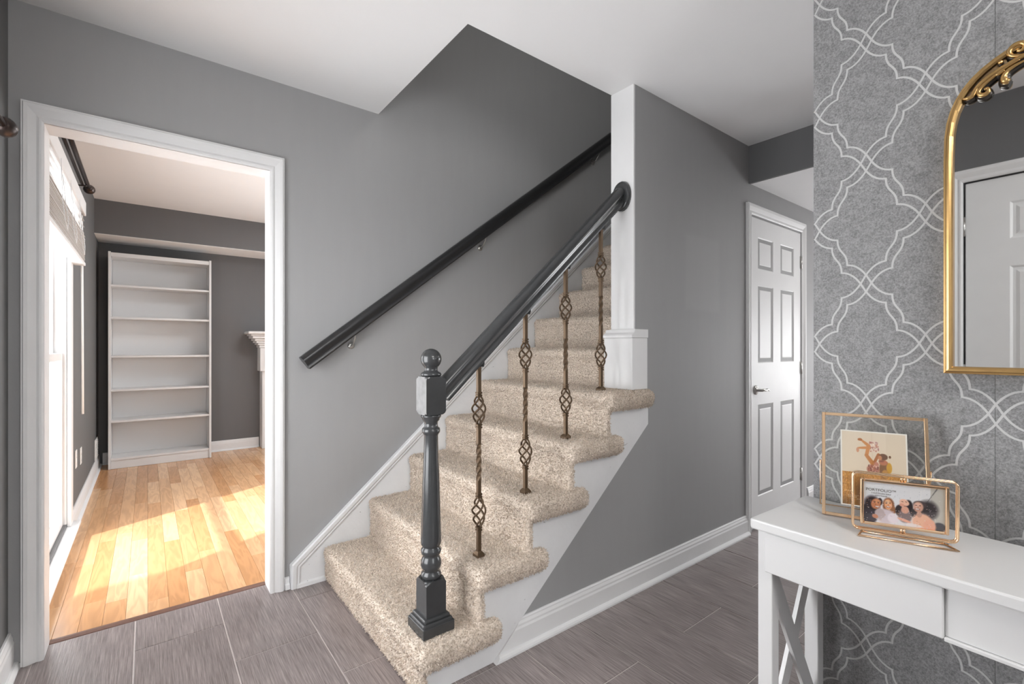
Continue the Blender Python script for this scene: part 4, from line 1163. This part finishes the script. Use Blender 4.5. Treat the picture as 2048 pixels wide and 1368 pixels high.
# print A: mother lifting a child in a field
cA = canvas(150, 210, (226, 213, 196))
yy = np.linspace(0, 1, 210)[:, None, None]; cA += (yy * np.array([8, 6, 2]) - 4)
fy = 0.555
hp, wp = 210, 150
fld = np.zeros((hp, wp, 3)); fld[:] = (196, 142, 78); nzr = RNG.normal(0, 1, (hp, wp)); nzr = (nzr + np.roll(nzr, 1, 0) + np.roll(nzr, 2, 0) + np.roll(nzr, 3, 0)) / 2
fld += nzr[..., None] * np.array([20, 18, 14]) * np.linspace(0.2, 1.3, hp)[:, None, None]
mask = (np.mgrid[0:hp, 0:wp][0] / hp > fy)[..., None]; cA = np.where(mask, fld, cA)
ell(cA, 0.30, 0.80, 0.13, 0.16, (95, 66, 40), 0, 0.6, 0.8); ell(cA, 0.12, 0.98, 0.2, 0.08, (110, 78, 45), 0, 0.6, 0.7); ell(cA, 0.6, 0.66, 0.5, 0.02, (150, 100, 50), 0, 0.6, 0.6)
fx_ = lambda px_: (px_ - 32) / 1130.0
fy_ = lambda px_, py_: (py_ - 50 - 0.07 * (px_ - 20)) / 1270.0
def E_(c, px_, py_, rx, ry, col, rot=0, soft=0.12): ell(c, fx_(px_), fy_(px_, py_), rx / 1130, ry / 1270, col, rot, soft)
def K_(c, a, b_, r0, r1, col): cap_(c, fx_(a[0]), fy_(*a), fx_(b_[0]), fy_(*b_), r0 / 1130, r1 / 1130, col)
skin, skd = (205, 142, 88), (172, 108, 62)
K_(cA, (400, 225), (500, 300), 20, 32, skin); E_(cA, 365, 208, 42, 24, skd); K_(cA, (340, 355), (500, 350), 20, 30, skin); E_(cA, 322, 388, 26, 42, (206, 150, 120))
E_(cA, 610, 330, 95, 100, (226, 208, 196)); speck(cA, fx_(530), fx_(690), fy_(610, 250), fy_(610, 420), 45, [(190, 130, 110), (170, 120, 120), (240, 225, 210)], 0.009)
K_(cA, (520, 320), (478, 480), 34, 32, skin); K_(cA, (478, 480), (610, 650), 34, 42, (196, 132, 78))
K_(cA, (690, 465), (620, 590), 28, 26, skd)
E_(cA, 785, 720, 90, 150, (132, 92, 60)); E_(cA, 870, 690, 48, 90, (206, 160, 70)); E_(cA, 800, 790, 60, 70, (190, 140, 75))
E_(cA, 770, 600, 78, 46, (186, 120, 90)); E_(cA, 770, 505, 78, 55, (112, 76, 54)); E_(cA, 715, 520, 34, 40, (196, 136, 98)); E_(cA, 885, 505, 20, 24, (120, 84, 60)); E_(cA, 735, 575, 50, 16, (150, 92, 76))
E_(cA, 590, 720, 110, 85, (178, 118, 98)); E_(cA, 650, 650, 45, 60, (190, 128, 108)); speck(cA, fx_(500), fx_(690), fy_(590, 650), fy_(590, 790), 60, [(120, 70, 62), (220, 180, 165), (150, 90, 84)], 0.009)
for yt, n_, x0_ in ((0.815, 3, 0.07), (0.835, 4, 0.28), (0.87, 6, 0.10), (0.89, 5, 0.10), (0.915, 5, 0.24)):
    for q in range(n_): ell(cA, x0_ + q * 0.03, yt, 0.010, 0.004, (236, 226, 208), 0, 0.4, 0.8)
# print B: four women laughing
cB = canvas(210, 138, (212, 214, 224))
bx_ = lambda px_: (px_ - 205) / 1247.0
by_ = lambda px_, py_: (py_ - 215 - 0.104 * (px_ - 205)) / (660 + 0.02 * (px_ - 205))
def EB(px_, py_, rx, ry, col, rot=0, soft=0.14, a=1.0): ell(cB, bx_(px_), by_(px_, py_), rx / 1247, ry / 670, col, rot, soft, a)
xx = np.linspace(0, 1, 210)[None, :, None]; cB = np.where(xx > 0.83, np.array([186, 185, 186.]), cB) * np.ones((138, 1, 1)); cB = cB - xx * np.array([6, 8, 14])
cap_(cB, bx_(1330), by_(1330, 350), bx_(1190, ), by_(1190, 560), 0.010, 0.006, (110, 106, 106)); cap_(cB, bx_(1100), by_(1100, 380), bx_(1090), by_(1090, 560), 0.004, 0.004, (228, 230, 236))
speck(cB, 0.1, 0.95, 0.02, 0.42, 46, [(170, 172, 182), (150, 152, 160), (232, 232, 240)], 0.005)
EB(345, 600, 125, 135, (48, 38, 42), 0, 0.22); EB(250, 690, 70, 90, (52, 44, 50)); EB(470, 560, 40, 60, (56, 42, 42))
EB(300, 800, 130, 120, (62, 56, 66)); EB(360, 830, 60, 50, (66, 58, 70))
EB(605, 620, 92, 125, (128, 84, 60)); EB(660, 700, 60, 80, (150, 104, 76))
EB(560, 800, 150, 120, (196, 186, 196)); EB(470, 760, 80, 90, (178, 164, 168)); EB(680, 830, 90, 80, (214, 206, 216))
EB(910, 640, 70, 110, (44, 36, 40)); EB(770, 700, 60, 90, (50, 42, 46)); EB(860, 790, 105, 110, (122, 106, 108)); EB(860, 690, 60, 60, (206, 156, 138))
EB(1200, 690, 150, 150, (58, 52, 56), 0, 0.25); EB(1080, 600, 100, 60, (78, 68, 70)); EB(1000, 740, 60, 70, (62, 54, 58)); EB(1370, 960, 90, 70, (74, 72, 80))
EB(1120, 880, 150, 130, (226, 172, 148)); EB(1230, 950, 90, 110, (220, 164, 142)); EB(1075, 760, 40, 50, (190, 146, 128))
EB(405, 595, 76, 88, (184, 122, 88), 0.15); EB(430, 560, 50, 40, (206, 146, 110), 0, .3); EB(600, 605, 62, 85, (222, 160, 120)); EB(590, 570, 40, 36, (236, 182, 146), 0, .3)
EB(850, 570, 78, 50, (226, 176, 156), 0.5); EB(810, 610, 40, 24, (206, 150, 132), 0.3); EB(1060, 640, 74, 84, (196, 152, 136)); EB(1050, 610, 44, 40, (214, 174, 158), 0, .3)
for px_, py_, w_, rt in ((425, 645, 40, 0.15), (600, 645, 36, 0.05), (1045, 675, 40, 0.0)): EB(px_, py_, w_, 12, (120, 60, 56), rt); EB(px_, py_ - 2, w_ * .8, 7, (246, 242, 240), rt)
for px_, py_ in ((385, 575), (445, 580), (570, 585), (630, 588), (1025, 610), (1085, 618)): EB(px_, py_, 17, 6, (70, 44, 40))
for px_, py_ in ((385, 556), (445, 560), (572, 566), (630, 568)): EB(px_, py_, 22, 4, (60, 40, 36))
EB(820, 555, 18, 5, (80, 50, 50), 0.4); EB(875, 560, 16, 5, (80, 50, 50), 0.4); EB(400, 610, 8, 20, (160, 100, 72)); EB(600, 615, 8, 20, (196, 132, 98)); EB(1055, 640, 8, 20, (170, 124, 110))
EB(395, 800, 50, 34, (186, 126, 98), 0.4); EB(850, 860, 110, 22, (214, 160, 140), 0.3); EB(1000, 940, 120, 24, (222, 210, 214), 0.1)
cB = np.clip(cB * 1.14, 0, 250)
speck(cB, 0.0, 0.9, 0.42, 0.98, 150, [(232, 214, 226), (240, 190, 170), (214, 196, 224), (246, 240, 240), (206, 150, 110)], 0.0055)

# ------------------------------------------------------------------ large glass photo frame
def frame_root(name, label, x, y, z, psi): return thing(name, label, 'photo frame', (x, y, z), psi - PI / 2)
f1 = frame_root('photo_frame', 'clear glass photo frame with thin gold edges, mother lifting a child', 1.352, 0.460, TZ + 0.0008, 0.335)
FW, FH = 0.211, 0.2585
R1 = Matrix.Rotation(-0.212, 4, 'X')
def lp(nm, bm, mat, root, R=R1):
    bmesh.ops.transform(bm, matrix=R, verts=bm.verts); return obj(nm, bm, mat, root, local=True)
def bar(root, R, x0, x1, z0, z1, y0, y1, mat, nm='frame_bar', bv=0.0008): bm = nb(); box(bm, x0, x1, y0, y1, z0, z1, bv, 1); return lp(nm, bm, mat, root, R)
e = 0.0075
bar(f1, R1, 0, e, 0.001, FH, -0.004, 0.006, 'rosegold'); bar(f1, R1, FW - e, FW, 0.001, FH, -0.004, 0.006, 'rosegold')
bar(f1, R1, e, FW - e, 0.001, 0.001 + e, -0.004, 0.006, 'rosegold'); bar(f1, R1, e, FW - e, FH - e, FH, -0.004, 0.006, 'rosegold')
bar(f1, R1, e - 0.001, FW - e + 0.001, e, FH - e + 0.001, -0.0012, 0.0002, 'frameglass', 'glass_pane', 0)
bar(f1, R1, 0.040, 0.172, 0.031, 0.217, 0.0018, 0.0024, 'photopaper', 'print_border', 0)
photo('print', cA, 0.043, 0.169, 0.034, 0.214, 0.0016, f1, R1)
bm = nb()
hz1 = 0.135; top_l = R1 @ Vector((-0.003, 0.004, hz1)); top_r = R1 @ Vector((FW + 0.003, 0.004, hz1))
tube(bm, [top_l, (-0.003, 0.086, 0.0026), (FW + 0.003, 0.086, 0.0026), top_r], 0.0018, 6, up=(0.2, 1, 0.1)); obj('easel_wire', bm, 'rosegold', f1, local=True)

# ------------------------------------------------------------------ small spinning photo frame
f2 = frame_root('photo_frame', 'small landscape photo frame in a gold wire stand, four laughing women', 1.2836, 0.3746, TZ + 0.0008, 0.390)
R2 = Matrix.Rotation(0.03, 4, 'X')
OW, OH = 0.180, 0.128; zb0 = 0.010
def rrect(x0, x1, z0, z1, r, y):
    pts = []
    for cx_, cz_, a0 in ((x1 - r, z1 - r, 0), (x0 + r, z1 - r, 90), (x0 + r, z0 + r, 180), (x1 - r, z0 + r, 270)):
        for q in range(6): a = math.radians(a0 + q * 18); pts.append((cx_ + r * math.cos(a), y, cz_ + r * math.sin(a)))
    return pts
for yw in (-0.0052, 0.0052):
    bm = nb(); tube(bm, rrect(0.0, OW, zb0, zb0 + OH, 0.010, yw), 0.0023, 8, closed=True, up=(0, 1, 0)); lp('outer_wire', bm, 'rosegold', f2, R2)
iz0 = zb0 + 0.013; IH = 0.103; ix0 = 0.0135; IW = 0.153
RI = R2 @ Matrix.Translation((OW / 2, 0, 0)) @ Matrix.Rotation(0.03, 4, 'Z') @ Matrix.Translation((-OW / 2, 0, 0))
e = 0.0062
bar(f2, RI, ix0, ix0 + e, iz0, iz0 + IH, -0.006, 0.006, 'rosegold', 'frame_bar', 0.0015); bar(f2, RI, ix0 + IW - e, ix0 + IW, iz0, iz0 + IH, -0.006, 0.006, 'rosegold', 'frame_bar', 0.0015)
bar(f2, RI, ix0 + e, ix0 + IW - e, iz0, iz0 + e, -0.006, 0.006, 'rosegold', 'frame_bar', 0.0015); bar(f2, RI, ix0 + e, ix0 + IW - e, iz0 + IH - e, iz0 + IH, -0.006, 0.006, 'rosegold', 'frame_bar', 0.0015)
bar(f2, RI, ix0 + e - 0.001, ix0 + IW - e + 0.001, iz0 + e - 0.001, iz0 + IH - e + 0.001, -0.0002, 0.0006, 'photopaper', 'backing', 0)
photo('print', cB, ix0 + e, ix0 + IW - e, iz0 + e, iz0 + IH - e, -0.0008, f2, RI)
bar(f2, RI, ix0 + e - 0.001, ix0 + IW - e + 0.001, iz0 + e - 0.001, iz0 + IH - e + 0.001, -0.0036, -0.0026, 'frameglass', 'glass_pane', 0)
def text(body, size, x, z, mat, parent, R, y=-0.0012, spacing=1.0):
    cu = bpy.data.curves.new('lettering', 'FONT'); cu.body = body; cu.size = size; cu.space_character = spacing; cu.align_x = 'CENTER'; cu.resolution_u = 3
    cu.materials.append(M[mat]); o_ = bpy.data.objects.new('lettering', cu); COL.objects.link(o_); o_.parent = parent
    me_ = bpy.data.meshes.new_from_object(o_.evaluated_get(bpy.context.evaluated_depsgraph_get())); me_.transform(R @ Matrix.Translation((x, y, z)) @ Matrix.Rotation(PI / 2, 4, 'X'))
    bpy.data.objects.remove(o_); me_.materials.clear(); me_.materials.append(M[mat])
    o_ = bpy.data.objects.new('lettering', me_); COL.objects.link(o_); o_.parent = parent; o_['kind'] = 'stuff'; return o_
text('PORTFOLIO\u2122', 0.0086, ix0 + e + 0.0315, iz0 + IH - e - 0.0205, 'ink', f2, RI)
text('2-6x4 Double Sided', 0.0044, ix0 + e + 0.0315, iz0 + IH - e - 0.0262, 'ink', f2, RI)
text('SPIN FRAME', 0.0042, ix0 + e + 0.0315, iz0 + IH - e - 0.0315, 'ink', f2, RI)
for z_a, z_b in ((zb0, iz0 + 0.001), (iz0 + IH - 0.001, zb0 + OH)):
    bm = nb()
    for dx in (-0.0026, 0.0026): tube(bm, [(OW / 2 + dx, 0, z_a - 0.001), (OW / 2 + dx, 0, z_b + 0.001)], 0.0021, 8, up=(1, 0, 0))
    lp('pivot', bm, 'rosegold', f2, R2)
bm = nb(); tube(bm, [(0.008, -0.030, 0.0022), (OW - 0.006, -0.030, 0.0022), (OW - 0.030, 0.026, 0.0022), (0.006 + 0.018, 0.026, 0.0022)], 0.0020, 8, closed=True, up=(0, 0, 1))
for dx in (0.020, OW - 0.022): tube(bm, [(dx, 0.0, 0.0022), (dx, 0.0, zb0)], 0.0019, 6, up=(1, 0, 0))
tube(bm, [(0.014, 0.0, 0.0024), (OW - 0.014, 0.0, 0.0024)], 0.0018, 6)
obj('base_wire', bm, 'rosegold', f2, local=True)
